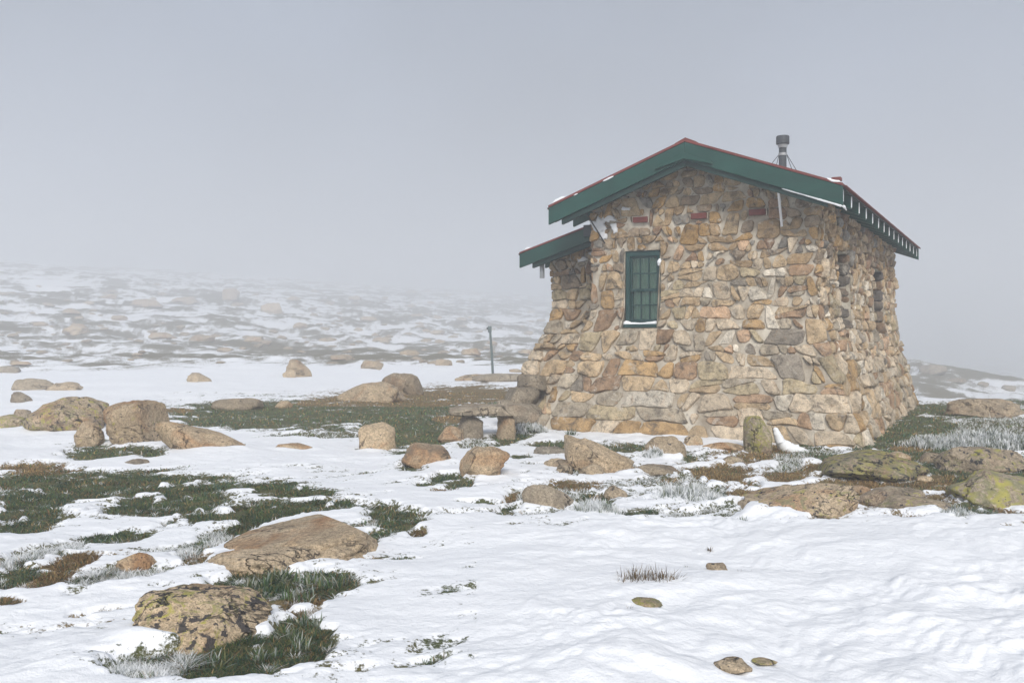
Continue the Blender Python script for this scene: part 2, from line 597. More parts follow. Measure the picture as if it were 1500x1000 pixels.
# ------------------------------------------------------------------ ground cover: where grass and soil show through the snow
# (px, py, half width, half height, tilt, kind) of the patches as they lie in the photograph; g green, b brown, f frosted
PATCH = [
    (60, 722, 135, 26, 0, 'g'), (205, 712, 140, 24, 2, 'g'), (40, 760, 75, 26, -4, 'g'), (250, 742, 120, 24, -4, 'g'),
    (330, 755, 95, 20, -8, 'g'), (425, 722, 75, 14, 2, 'g'), (395, 745, 95, 14, -4, 'g'), (170, 790, 60, 10, -6, 'g'),
    (60, 690, 60, 8, 0, 'b'), (150, 664, 55, 13, 0, 'g'), (215, 665, 30, 8, 0, 'g'),
    (60, 815, 90, 9, -14, 'f'), (25, 850, 50, 12, -10, 'g'), (105, 828, 42, 11, -12, 'b'), (12, 886, 22, 7, 0, 'b'),
    (165, 845, 60, 12, -10, 'f'), (70, 850, 40, 14, -18, 'b'), (232, 838, 42, 9, -12, 'f'),
    (300, 800, 62, 13, -28, 'f'), (285, 826, 34, 13, -5, 'b'), (365, 768, 70, 10, -24, 'g'), (470, 742, 80, 9, -3, 'g'),
    (575, 760, 46, 20, 10, 'g'), (520, 800, 62, 13, -16, 'g'), (497, 817, 28, 12, -8, 'b'), (440, 787, 34, 9, -4, 'b'),
    (385, 803, 22, 6, -4, 'g'), (410, 833, 24, 7, 0, 'b'), (612, 785, 14, 6, 0, 'b'),
    (390, 860, 90, 26, 4, 'g'), (470, 858, 46, 18, 0, 'g'), (440, 892, 42, 24, 20, 'b'), (372, 892, 28, 14, 18, 'b'),
    (440, 935, 46, 40, 0, 'g'), (355, 965, 110, 26, -10, 'g'), (230, 985, 70, 18, -8, 'f'), (330, 985, 90, 16, -6, 'g'),
    (150, 905, 46, 5, -8, 'b'),
    # meadow left of the hut
    (420, 612, 170, 13, 0, 'g'), (330, 618, 110, 9, 2, 'g'), (600, 620, 90, 22, 0, 'g'), (615, 645, 60, 14, 0, 'g'),
    (500, 590, 110, 9, -3, 'b'), (600, 583, 120, 12, -2, 'b'), (690, 578, 90, 13, 0, 'b'), (640, 602, 130, 10, 0, 'g'),
    (730, 600, 60, 14, 0, 'g'), (650, 615, 40, 10, 0, 'b'), (265, 602, 30, 4, 0, 'b'), (440, 640, 60, 4, 0, 'f'), (350, 655, 12, 4, 0, 'f'),
    (745, 645, 32, 11, -10, 'g'), (780, 628, 26, 10, 0, 'g'), (700, 652, 30, 8, -8, 'f'), (830, 655, 62, 6, 0, 'g'),
    (920, 658, 60, 6, 0, 'g'), (870, 677, 40, 6, 3, 'g'), (760, 672, 12, 4, 0, 'g'), (840, 690, 18, 5, 0, 'g'),
    (605, 690, 22, 6, 0, 'g'), (655, 700, 22, 5, 0, 'g'), (675, 712, 20, 6, -10, 'g'), (622, 714, 12, 4, 0, 'g'),
    (648, 724, 20, 4, 0, 'b'), (700, 742, 32, 4, 0, 'g'), (750, 732, 14, 9, -20, 'b'), (745, 752, 18, 7, -10, 'g'),
    (830, 712, 30, 8, 0, 'b'), (870, 740, 34, 14, 5, 'g'), (905, 690, 46, 7, -2, 'g'), (845, 695, 20, 5, 0, 'f'),
    # to the right, between hut and snow
    (1315, 622, 62, 34, 0, 'g'), (1400, 602, 140, 12, 0, 'g'), (1290, 648, 50, 12, 0, 'g'), (1210, 655, 70, 7, 0, 'g'),
    (1430, 632, 100, 22, -6, 'f'), (1480, 655, 60, 10, 0, 'g'), (1340, 655, 50, 12, 0, 'b'),
    (1000, 712, 62, 15, 4, 'f'), (1060, 703, 50, 12, 4, 'b'), (985, 706, 30, 6, 0, 'b'), (1100, 725, 60, 6, 0, 'b'), (1105, 673, 36, 10, -6, 'b'),
    (1130, 660, 34, 8, 0, 'b'), (1205, 672, 34, 10, 0, 'g'), (1010, 672, 12, 5, 0, 'g'), (1270, 712, 70, 16, -4, 'b'), (1210, 712, 60, 6, -6, 'b'),
    (1345, 690, 40, 12, 0, 'g'), (1385, 705, 34, 12, 0, 'b'), (1330, 735, 74, 12, 2, 'b'), (1400, 748, 30, 8, 0, 'g'), (1380, 670, 34, 9, 0, 'g'),
    (1490, 700, 30, 10, 0, 'g'), (1250, 655, 60, 6, 0, 'g'),
    (450, 608, 225, 24, 0, 'g'), (340, 606, 90, 13, 0, 'g'), (600, 588, 190, 16, -2, 'b'), (440, 612, 200, 19, 0, 'g'), (600, 632, 75, 30, 0, 'g'), (560, 600, 150, 10, 0, 'g'), (500, 640, 60, 5, 0, 'f'),
    (1060, 690, 46, 8, -4, 'b'), (1150, 700, 40, 8, 0, 'b'), (1230, 690, 60, 16, 0, 'b'), (1300, 716, 110, 14, 0, 'b'), (1400, 690, 60, 14, 0, 'g'),
    (1180, 668, 60, 9, -6, 'f'), (1330, 668, 80, 10, 0, 'g'), (1040, 725, 40, 9, 6, 'f'), (1160, 680, 26, 12, -30, 'f'), (945, 690, 30, 5, 0, 'b'),
    (1440, 705, 90, 12, 0, 'g'), (1380, 640, 60, 30, -10, 'g'), (800, 730, 60, 14, 0, 'f'),
    (1105, 716, 14, 4, 0, 'b'), (1470, 590, 60, 6, 0, 'g'),
]


def cover_field(x, y, z):
    """returns cover (about 0..1, edge at 0.5), dryness, frost, for points of the ground"""
    x, y, z = np.asarray(x, float), np.asarray(y, float), np.asarray(z, float)
    yy = np.maximum(y, 0.5)
    px, py = 750 + F * x / yy, HOR - F * (z - CAMH) / yy
    best = np.full(x.shape, -3.0)
    dry = np.zeros(x.shape)
    fro = np.zeros(x.shape)
    for cx, cy, rx, ry, tl, k in PATCH:
        t = math.radians(tl)
        dx, dy = px - cx, py - cy
        near = (np.abs(dx) < rx * 2.2 + 20) & (np.abs(dy) < ry * 2.4 + rx * abs(math.sin(t)) * 2 + 8) & (y > 1)
        if not near.any():
            continue
        a, b = dx[near], dy[near]
        u, v = a * math.cos(t) + b * math.sin(t), -a * math.sin(t) + b * math.cos(t)
        d = 1.0 - np.sqrt((u / rx) ** 2 + (v / ry) ** 2)
        bb = best[near]
        up = d > bb
        best[near] = np.where(up, d, bb)
        q = dry[near]
        q[up] = 0.85 if k == 'b' else 0.17
        dry[near] = q
        q = fro[near]
        q[up] = 0.85 if k == 'f' else 0.12
        fro[near] = q
    u_, v_ = 0.90 * x + 0.43 * y, -0.43 * x + 0.90 * y
    n = fbm(u_ * 1.0, v_ * 2.6, 0.7, 4, 0.68)
    c = 0.5 + 0.80 * np.clip(best, -0.9, 0.5) + 0.40 * n
    c = np.where(best < -0.9, 0.0, c)
    c = c - 0.85 * np.clip(pn(x * 4.6, y * 6.0, 70.0) - 0.16, 0, 1) * (1 - sstep(9.5, 13, np.hypot(x, y)))
    # thin snow that lets the turf through here and there
    thin = (px < 700) & (py > 680) & (py < 1010) | (px > 560) & (py > 655) & (py < 775)
    strip = (px > 760) & (py > 655) & (py < 765)
    c = np.where(thin & (y > 1), np.maximum(c, np.where(strip, 0.34, 0.19) + 0.42 * n), c)
    # outside the frame and far off: loose patches
    r = np.hypot(x, y)
    ow = np.where(y < 0.8, 1.0, sstep(790, 1150, np.abs(px - 750)))
    outside = ow > 0
    gen = (0.22 + 0.55 * fbm(x * 0.35, y * 0.35, 5.0, 4, 0.6)) * (0.35 + 0.65 * ow)
    c = np.where(outside & (r < 40), np.maximum(c, gen), c)
    farw = sstep(36, 60, r)
    xw, yw = x + 7 * pn(x * 0.05, y * 0.05, 90.0), y + 7 * pn(x * 0.05, y * 0.05, 95.0)
    f1 = fbm(xw * 0.035, yw * 0.025, 8.0, 3, 0.6)
    f2 = fbm(xw * 0.15, yw * 0.14, 3.0, 4, 0.7) + 0.45 * fbm(xw * 0.8, yw * 0.6, 6.0, 3, 0.75)
    gf = 0.50 + 0.30 * f1 + 0.44 * f2 + 0.20 * pn(x * 0.16, y * 0.16, 9.0) + 0.10 * fbm(x * 0.5, y * 0.5, 2.0, 2) - 0.30 * (1 - sstep(40, 62, r)) * sstep(-0.1, 0.5, 1 - np.abs(px - 330) / 400 )
    rt = (x / yy > 0.36)
    gf = np.where(rt, gf + 0.10, gf)
    c = c * (1 - farw) + gf * farw
    # ground under the hut stays bare
    hx, hy = world_to_hut(x, y)
    return np.clip(c, 0, 1), np.where(r > 45, 0.55, dry), fro, farw


# ------------------------------------------------------------------ ground mesh
# rocks with a collar of drifted snow: px, py of the foot and width in the photograph
DRIFT = [(98, 636, 118), (202, 652, 97), (131, 655, 42), (312, 661, 114), (434, 664, 62), (553, 662, 57), (626, 685, 80), (710, 704, 76), (817, 689, 42),
         (890, 695, 100), (803, 748, 80), (975, 671, 62), (966, 698, 70), (1278, 706, 172), (1172, 757, 172), (1305, 742, 95), (1345, 751, 112), (1452, 744, 130),
         (1440, 693, 138), (298, 952, 212), (200, 838, 58), (1050, 848, 32), (944, 902, 54), (1072, 1000, 60), (545, 585, 72), (585, 577, 58), (437, 552, 40)]


def drifts(x, y):
    z = np.zeros_like(x)
    for px, py, w in DRIFT:
        g = at(px, py)
        W = w / F * g.y
        cx, cy = g.x * (1 + 0.3 * W / g.y), g.y + 0.3 * W
        m = (np.abs(x - cx) < 1.4 * W) & (np.abs(y - cy) < 1.3 * W)
        if not m.any():
            continue
        d = np.hypot((x[m] - cx) / (0.5 * W), (y[m] - cy) / (0.42 * W))
        a = (0.5 + 0.9 * pn(x[m] * 2.4, y[m] * 2.4, 60.0)) * min(0.045, 0.09 * W)
        z[m] = np.maximum(z[m], np.clip(a, 0, 1) * np.exp(-((d - 1.0) / 0.34) ** 2))
    return z


def build_ground():
    a_in = np.linspace(-math.radians(42), math.radians(42), 700)
    a_out = np.linspace(math.radians(42), 2 * math.pi - math.radians(42), 92)[1:-1]
    ang = np.concatenate([a_in, a_out])
    rad = np.concatenate([np.geomspace(0.6, 3.2, 28, endpoint=False), np.geomspace(3.2, 30, 470, endpoint=False), np.geomspace(30, 680, 250)])
    A, R = np.meshgrid(ang, rad)
    X, Y = R * np.sin(A), R * np.cos(A)
    Z0 = terrain(X, Y)
    C, D, FR, FW = cover_field(X, Y, Z0)
    snow = 1 - sstep(0.30, 0.62, C)
    near = 1 - sstep(25, 40, R)
    # wind-worked lumps, drawn out along one direction
    u, v = X * 0.88 + Y * 0.47, -X * 0.47 + Y * 0.88
    wu, wv = u + 0.25 * pn(X * 1.1, Y * 1.1, 40.0), v + 0.25 * pn(X * 1.1, Y * 1.1, 44.0)
    md = 0.45 + 0.75 * sstep(-0.35, 0.5, pn(X * 0.55, Y * 0.55, 50.0))
    lump = 0.030 * pn(wu * 1.3, wv * 2.1, 1.0) + md * (0.030 * pn(wu * 3.2, wv * 4.6, 6.0) + 0.018 * (np.abs(pn(wu * 5.5, wv * 7.5, 9.0)) - 0.3) + 0.008 * pn(wu * 13, wv * 16, 9.0))
    ctr = 0.35 + 0.65 * sstep(-0.5, 1.6, X) + 0.2 * (pn(X * .4, Y * .4, 8) > 0)
    soft = 0.035 * pn(X * 0.8, Y * 0.8, 2.0)
    Z = Z0 + near * drifts(X, Y) * np.clip(snow + 0.25, 0, 1) + near * (snow * (0.045 + lump * ctr + soft) + (1 - snow) * (0.022 * pn(X * 4, Y * 4, 3.0) + 0.012 * pn(X * 11, Y * 11, 4.0)))
    nA, nR = len(ang), len(rad)
    verts = np.stack([X.ravel(), Y.ravel(), Z.ravel()], 1)
    verts = np.concatenate([verts, [[0, 0, float(terrain(0.0, 0.01))]]])
    i = np.arange(nR - 1)[:, None] * nA
    j = np.arange(nA)[None, :]
    j2 = (j + 1) % nA
    quads = np.stack([i + j, i + nA + j, i + nA + j2, i + j2], -1).reshape(-1, 4)
    jj = np.arange(nA)
    tris = np.stack([np.full(nA, nR * nA), jj, (jj + 1) % nA], 1)
    me = mesh_np("ground", verts, tris, quads)
    rocky = np.clip(FW * 0.75 + 0.0, 0, 1)
    for nme, arr in (("cover", C), ("dry", D), ("rocky", rocky)):
        at_ = me.attributes.new(nme, 'FLOAT', 'POINT')
        at_.data.foreach_set("value", np.append(arr.ravel(), 0).astype(np.float32))
    o = link_mesh("ground", me, M['ground'])
    tag(o, "snow covered alpine ground with patches of grass rising to a misty hillside", "ground", kind='structure')
    # normals must look up
    if me.polygons[len(tris) + 10].normal.z < 0:
        me.flip_normals()
    return o


build_ground()

# ------------------------------------------------------------------ the hut
hut = empty("stone_hut", (HX0, HY0, 0), -TH)
tag(hut, "stone hut with flared rubble walls, green bargeboards and red roof", "hut")


def flare(z):
    return FLARE * softplus(1.93 - np.asarray(z, float), 0.07)


ROOF_OS, ROOF_OF, ROOF_OB, ROOF_OSL = 0.454, 0.612, 1.0, 0.510
ZB, ZT, ZR = 3.406, 3.680, 4.534
XC = -1.856
BH = ZT - ZB


def roof_top(x):
    """height of the top of the bargeboards at x"""
    if x >= XC:
        return ZR + (ZT - ZR) * (x - XC) / (ROOF_OS - XC)
    return ZR + (ZT - ZR) * (XC - x) / (XC - (-HW - ROOF_OSL))


def strip_map(s, v, h):
    """s along the wall from the left front corner (0) over the right front corner (HW) to the back; v height; h outward"""
    s, v, h = np.asarray(s, float), np.asarray(v, float), np.asarray(h, float)
    f = flare(v)
    fb = f * 0.6
    x = np.zeros_like(s + v)
    y = np.zeros_like(x)
    nx = np.zeros_like(x)
    ny = np.zeros_like(x)
    fr = (s >= 0) & (s <= HW)
    rt = (s > HW) & (s <= HW + HD)
    lf = s < 0
    bk = s > HW + HD
    q = s / HW
    t = (s - HW) / HD
    x = np.where(fr, -HW - f + q * (HW + 2 * f), x)
    y = np.where(fr, -f, y)
    ny = np.where(fr, -1.0, ny)
    x = np.where(rt, f + (fb - f) * t, x)
    y = np.where(rt, -f + t * (HD + f + fb), y)
    nx = np.where(rt, 1.0, nx)
    x = np.where(lf, -HW - f, x)
    y = np.where(lf, -f - s, y)
    nx = np.where(lf, -1.0, nx)
    x = np.where(bk, fb - (s - HW - HD), x)
    y = np.where(bk, HD + fb, y)
    ny = np.where(bk, 1.0, ny)
    # rounded corners: blend the normals
    for sc_, (ax, ay), (bx, by) in ((0, (-1, 0), (0, -1)), (HW, (0, -1), (1, 0)), (HW + HD, (1, 0), (0, 1))):
        w = np.clip(0.5 + (s - sc_) / 0.16, 0, 1)
        nr = np.abs(s - sc_) < 0.08
        nx = np.where(nr, ax + (bx - ax) * w, nx)
        ny = np.where(nr, ay + (by - ay) * w, ny)
    nz = 0.35 * (v < 1.9)
    return np.stack([x + nx * h, y + ny * h, v + nz * h], -1)


def annex_map(s, v, h):
    """front wall of the lean-to: s 0 at its left corner, growing to the right; below 0 round the corner"""
    s, v, h = np.asarray(s, float), np.asarray(v, float), np.asarray(h, float)
    f = flare(v)
    L = ANX1 - ANX0
    fr = s >= 0
    x = np.where(fr, ANX0 - f + s / L * (L + f), ANX0 - f)
    y = np.where(fr, ANY - f, ANY - f - s)
    nx = np.where(fr, 0.0, -1.0)
    ny = np.where(fr, -1.0, 0.0)
    w = np.clip(0.5 + s / 0.16, 0, 1)
    nr = np.abs(s) < 0.08
    nx = np.where(nr, -1 + w, nx)
    ny = np.where(nr, -w, ny)
    return np.stack([x + nx * h, y + ny * h, v + 0.35 * (v < 1.9) * h], -1)


ANX0, ANX1, ANY = -4.93, -3.66, 1.0
AN_OS = 0.41
AZB, AZT = 2.80, 3.055               # lean-to eave
AN_SL = 0.30

# openings in the strip: s0, s1, v0, v1
W_FRONT = (-3.088 + HW, -2.472 + HW, 1.70, 2.965)
W_SIDE1 = (HW + 1.45, HW + 2.65, 1.70, 2.98)
W_SIDE2 = (HW + 5.45, HW + 6.95, 1.62, 2.95)
OPEN = [W_FRONT, W_SIDE1, W_SIDE2]


def wall_top(s):
    if 0 <= s <= HW:
        return roof_top(s - HW) - 0.045
    return roof_top(0.0) - 0.045


# ---- mortar core
def wall_core(name, smap, s0, s1, top, openings, vbase, reveal):
    ss = list(np.arange(s0, s1, 0.07)) + [s1]
    vs = list(np.arange(vbase, 2.6, 0.07))
    vs_top = np.linspace(0, 1, 22)[1:]
    for o in openings:
        ss += [o[0], o[1]]
    ss = sorted(set(np.round(ss, 4)))
    ss = [a for k, a in enumerate(ss) if k == 0 or a - ss[k - 1] > 0.012 or any(abs(a - e) < 1e-3 for o in openings for e in o[:2])]
    opv = sorted({o[2] for o in openings} | {o[3] for o in openings})
    vs = sorted(set(np.round(list(np.arange(vbase, 3.02, 0.07)) + opv, 4)))
    lo = [v for v in vs if v <= 3.02]
    verts, faces = [], []
    nv = len(lo) + len(vs_top)
    for s in ss:
        t = max(top(s), lo[-1] + 0.05)
        col = lo + [lo[-1] + (t - lo[-1]) * k for k in vs_top]
        S, Vv = np.full(nv, s), np.array(col)
        h = -0.016 + 0.016 * pn(S * 4, Vv * 4, 2.2)
        verts += list(smap(S, Vv, h))
    for a in range(len(ss) - 1):
        sm = 0.5 * (ss[a] + ss[a + 1])
        t0 = max(top(sm), lo[-1] + 0.05)
        col = lo + [lo[-1] + (t0 - lo[-1]) * k for k in vs_top]
        for b in range(nv - 1):
            vm = 0.5 * (col[b] + col[b + 1])
            if any(o[0] < sm < o[1] and o[2] < vm < o[3] for o in openings):
                continue
            i = a * nv + b
            faces.append((i, i + nv, i + nv + 1, i + 1))
    # reveals
    for o in openings:
        for (p, q) in (((o[0], o[2]), (o[0], o[3])), ((o[1], o[2]), (o[1], o[3])), ((o[0], o[2]), (o[1], o[2])), ((o[0], o[3]), (o[1], o[3]))):
            k = len(verts)
            for (s, v) in (p, q):
                verts.append(smap(s, v, 0.0))
                verts.append(smap(s, v, -reveal))
            faces.append((k, k + 2, k + 3, k + 1))
    me = bpy.data.meshes.new(name)
    me.from_pydata([tuple(map(float, p)) for p in verts], [], faces)
    bm = bmesh.new()
    bm.from_mesh(me)
    bmesh.ops.recalc_face_normals(bm, faces=bm.faces)
    bm.to_mesh(me)
    bm.free()
    me.polygons.foreach_set("use_smooth", [True] * len(me.polygons))
    return link_mesh(name, me, M['mortar'], hut)


wall = wall_core("wall", strip_map, -0.9, HW + HD + 0.6, wall_top, OPEN, -0.35, 0.54)


def annex_top(s):
    return AZT + AN_SL * (max(s, 0) + AN_OS) - 0.03


annex_wall = wall_core("wall", annex_map, -0.9, ANX1 - ANX0, annex_top, [], -0.35, 0.2)
# closing walls on the sides the photograph does not show
mb = MB()
xl, xr = -HW + 0.02, -0.02
mb.box(-HW - 0.0, -HW + 0.3, 0.5, HD - 0.02, -0.3, 3.55)
mb.prism_y([(-HW + 0.02, -0.3), (-0.5, -0.3), (-0.5, roof_top(-0.5) - 0.06), (XC, ZR - 0.07), (-HW + 0.02, roof_top(-HW) - 0.06)], HD - 0.3, HD - 0.01)
mb.box(ANX0 + 0.01, ANX0 + 0.3, ANY + 0.5, 5.5, -0.3, 2.95)
mb.box(ANX0 + 0.01, -HW, 5.2, 5.5, -0.3, 2.95)
mb.build("rear_wall", M['mortar'], hut)


# ---- rubble stones: power diagram of stones of unequal size, each a chiselled pillow bedded in the mortar
def clip(poly, a, b, c):
    """keep a*x + b*y <= c"""
    out = []
    n = len(poly)
    for i in range(n):
        p, q = poly[i], poly[(i + 1) % n]
        dp, dq = a * p[0] + b * p[1] - c, a * q[0] + b * q[1] - c
        if dp <= 0:
            out.append(p)
        if (dp < 0 < dq) or (dq < 0 < dp):
            t = dp / (dp - dq)
            out.append((p[0] + (q[0] - p[0]) * t, p[1] + (q[1] - p[1]) * t))
    return out


def parea(poly):
    return 0.5 * abs(sum(poly[i][0] * poly[(i + 1) % len(poly)][1] - poly[(i + 1) % len(poly)][0] * poly[i][1] for i in range(len(poly))))


def stone_cells(s0, s1, v0, v1, top, openings, seed, size=1.0):
    """rough courses of unequal height with wandering beds, jumpers through two courses and split stones"""
    rg = random.Random(seed)
    base = [v0]
    while base[-1] < v1:
        v = base[-1]
        hgt = rg.uniform(0.135, 0.25) if v < 1.2 else (rg.uniform(0.12, 0.205) if v < 2.5 else rg.uniform(0.12, 0.18))
        base.append(v + hgt * size)

    def bed(k, s):
        if k <= 0:
            return base[0]
        return base[k] + 0.070 * float(pn(s * 1.3, k * 3.7, seed)) + 0.045 * float(pn(s * 3.9, k * 5.1, seed + 2.0))
    raw = []
    taken = [[] for _ in base]
    for k in range(len(base) - 1):
        s = s0 - rg.uniform(0, 0.2)
        hgt = base[k + 1] - base[k]
        while s < s1:
            w = hgt * rg.choice((rg.uniform(0.75, 1.3), rg.uniform(1.2, 2.0), rg.uniform(1.8, 2.9)))
            e = s + w
            hit = [t for t in taken[k] if t[0] < e - 0.02 and t[1] > s + 0.02]
            if hit:
                t = hit[0]
                if t[0] - s > 0.07:
                    e = t[0]
                else:
                    s = t[1]
                    continue
            up = k + 1
            if rg.random() < 0.13 and k + 2 < len(base) and w < 0.42:
                up = k + 2
                taken[k + 1].append((s, e))
            ns = max(2, int((e - s) / 0.09))
            d0, d1 = rg.uniform(-0.06, 0.06), rg.uniform(-0.06, 0.06)
            lo = [(s - d0 + (e - s - d1 + d0) * q / ns, None) for q in range(ns + 1)]
            hi = [(s + d0 + (e - s + d1 - d0) * q / ns, None) for q in range(ns + 1)]
            lo = [(x, bed(k, x)) for x, _ in lo]
            hi = [(x, bed(up, x)) for x, _ in hi][::-1]
            # knock off corners
            if rg.random() < 0.45:
                lo[0] = (lo[0][0] + rg.uniform(.015, .06), lo[0][1] + rg.uniform(.01, .05))
            if rg.random() < 0.45:
                hi[0] = (hi[0][0] - rg.uniform(.015, .07), hi[0][1] - rg.uniform(.01, .05))
            if rg.random() < 0.45:
                hi[-1] = (hi[-1][0] + rg.uniform(.015, .07), hi[-1][1] - rg.uniform(.01, .05))
            if rg.random() < 0.45:
                lo[-1] = (lo[-1][0] - rg.uniform(.015, .06), lo[-1][1] + rg.uniform(.01, .05))
            poly = lo + hi
            c = (sum(p[0] for p in poly) / len(poly), sum(p[1] for p in poly) / len(poly))
            if up == k + 1 and w > 1.5 * hgt and hgt > 0.13 and rg.random() < 0.16:
                m = rg.uniform(-0.35, 0.35)
                y_ = c[1] + rg.uniform(-.02, .02)
                raw.append(clip(poly, -m, 1, y_ - m * c[0]))
                raw.append(clip(poly, m, -1, -(y_ - m * c[0])))
            elif up == k + 1 and rg.random() < 0.20:
                m = rg.uniform(-0.5, 0.5)
                raw.append(clip(poly, 1, m, c[0] + m * c[1]))
                raw.append(clip(poly, -1, -m, -(c[0] + m * c[1])))
            else:
                raw.append(poly)
            s = e
    cells = []
    for poly in raw:
        if len(poly) < 3 or parea(poly) < 0.003:
            continue
        sx, y = sum(p[0] for p in poly) / len(poly), sum(p[1] for p in poly) / len(poly)
        r = math.sqrt(parea(poly) / 3.14) * 0.85
        if y > top(sx) + 0.1:
            continue
        for o in openings:
            opts = []
            if sx < o[0]: opts.append((o[0] - sx, (1, 0, o[0] - 0.008)))
            if sx > o[1]: opts.append((sx - o[1], (-1, 0, -o[1] - 0.008)))
            if y < o[2]: opts.append((o[2] - y, (0, 1, o[2] - 0.008)))
            if y > o[3]: opts.append((y - o[3], (0, -1, -o[3] - 0.008)))
            xs, ys = [p[0] for p in poly], [p[1] for p in poly]
            if max(xs) < o[0] or min(xs) > o[1] or max(ys) < o[2] or min(ys) > o[3]:
                continue
            if not opts:
                # keep the larger part left or right of the opening
                opts.append((0, (1, 0, o[0] - 0.008) if o[0] - min(xs) > max(xs) - o[1] else (-1, 0, -o[1] - 0.008)))
            poly = clip(poly, *max(opts)[1])
            if len(poly) < 3:
                break
        if len(poly) < 3:
            continue
        # roof line
        tl, tr = top(sx - 0.1), top(sx + 0.1)
        k = (tr - tl) / 0.2
        if abs(k) > 1.0: k = 0
        poly = clip(poly, -k, 1, top(sx) - k * sx - 0.01)
        poly = clip(poly, 0, -1, -v0)
        if len(poly) >= 3 and parea(poly) > 0.0022:
            cells.append((sx, y, r, poly))
    return cells


PAL = [((0.50, 0.375, 0.235), 26), ((0.60, 0.495, 0.365), 30), ((0.45, 0.30, 0.15), 9), ((0.43, 0.365, 0.275), 10),
       ((0.36, 0.24, 0.15), 10), ((0.30, 0.26, 0.21), 3), ((0.52, 0.355, 0.23), 6), ((0.68, 0.61, 0.50), 10), ((0.45, 0.37, 0.24), 10)]
PAL_TOP = [((0.36, 0.255, 0.15), 24), ((0.44, 0.33, 0.205), 20), ((0.29, 0.225, 0.16), 14), ((0.28, 0.18, 0.115), 12), ((0.25, 0.23, 0.20), 7), ((0.43, 0.275, 0.125), 10)]  # upper wall: browner stone, with part of the eave's shade in the colour

PAL_DARK = [((0.20, 0.155, 0.115), 3), ((0.15, 0.13, 0.11), 3), ((0.24, 0.16, 0.10), 2), ((0.13, 0.115, 0.105), 2)]     # damp stones of the reveals, the shade of the recess put into their colour


def pick(pal, rg):
    return np.array(rg.choices([c for c, _ in pal], [w for _, w in pal])[0])


def stone_mesh(cell, smap, hmin, hmax, rg, gap):
    sx, sy, r, poly = cell
    P = np.array(poly)
    c = P.mean(0)
    d = np.linalg.norm(P - c, axis=1)
    # drop tiny edges, inset for the joint, round the corners
    P = c + (P - c) * (1 - np.minimum(0.3, gap / np.maximum(d, 1e-3)))[:, None]
    Q = []
    n = len(P)
    for i in range(n):
        z_, a, b = P[i - 1], P[i], P[(i + 1) % n]
        e1, e2 = a - z_, b - a
        turn = abs(e1[0] * e2[1] - e1[1] * e2[0]) / (np.linalg.norm(e1) * np.linalg.norm(e2) + 1e-9)
        rc_ = 0.020 + 0.028 * rg.random()
        if turn > 0.5:          # ease the true corners only
            Q += [a - e1 * min(0.42, rc_ / (np.linalg.norm(e1) + 1e-6)), a + e2 * min(0.42, rc_ / (np.linalg.norm(e2) + 1e-6))]
        else:
            Q += [a]
    Q = np.array(Q)
    # resample
    L = np.linalg.norm(np.roll(Q, -1, 0) - Q, axis=1)
    per = L.sum()
    O = []
    for i in range(len(Q)):
        a, b = Q[i], Q[(i + 1) % len(Q)]
        m_ = max(1, int(round(L[i] / max(0.055, per / 24))))
        O += [a + (b - a) * k_ / m_ for k_ in range(m_)]
    O = np.array(O)
    K = len(O)
    dirs = O - c
    wob = 1 + 0.06 * pn(O[:, 0] * 8, O[:, 1] * 8, sx * 3.1) + 0.045 * pn(O[:, 0] * 24, O[:, 1] * 24, sx)
    O = c + dirs * wob[:, None]
    h = rg.uniform(hmin, hmax) * (0.7 + 0.6 * min(r / 0.16, 1.2))
    pl = [(h * rg.uniform(1.0, 1.45), rg.uniform(-.42, .42), rg.uniform(-.42, .42)) for _ in range(4)]
    rings = [(1.02, -0.05, 0), (1.0, 0.22, 1), (0.965, 0.72, 1), (0.89, 0.94, 1), (0.64, 1.0, 1), (0.34, 1.0, 1)]
    V, F_ = [], []
    for sc_, hh, on in rings:
        jit = 1 + (0.10 * np.array([rg.uniform(-1, 1) for _ in range(K)]) if sc_ < 0.95 else 0)
        p = c + (O - c) * (sc_ * jit if sc_ < 0.95 else sc_)[..., None] if sc_ < 0.95 else c + (O - c) * sc_
        if on:
            dx, dy = p[:, 0] - c[0], p[:, 1] - c[1]
            hf = np.min([a + b * dx + g * dy for a, b, g in pl], axis=0)
            hf = np.maximum(hf, 0.35 * h) + 0.25 * h * pn(p[:, 0] * 13, p[:, 1] * 13, sx * 1.7)
            hv = hh * hf
        else:
            hv = np.full(K, hh)
        V.append(smap(p[:, 0], p[:, 1], hv))
    V.append(smap(np.array([c[0]]), np.array([c[1]]), np.array([min(a for a, _, _ in pl)])))
    V = np.concatenate(V)
    q = []
    for k in range(len(rings) - 1):
        for i in range(K):
            j = (i + 1) % K
            q.append((k * K + i, k * K + j, (k + 1) * K + j, (k + 1) * K + i))
    k = len(rings) - 1
    t = [(k * K + i, k * K + (i + 1) % K, (k + 1) * K) for i in range(K)]
    # outward winding
    a = V[q[2 * K][0]]
    return V, np.array(q), np.array(t)


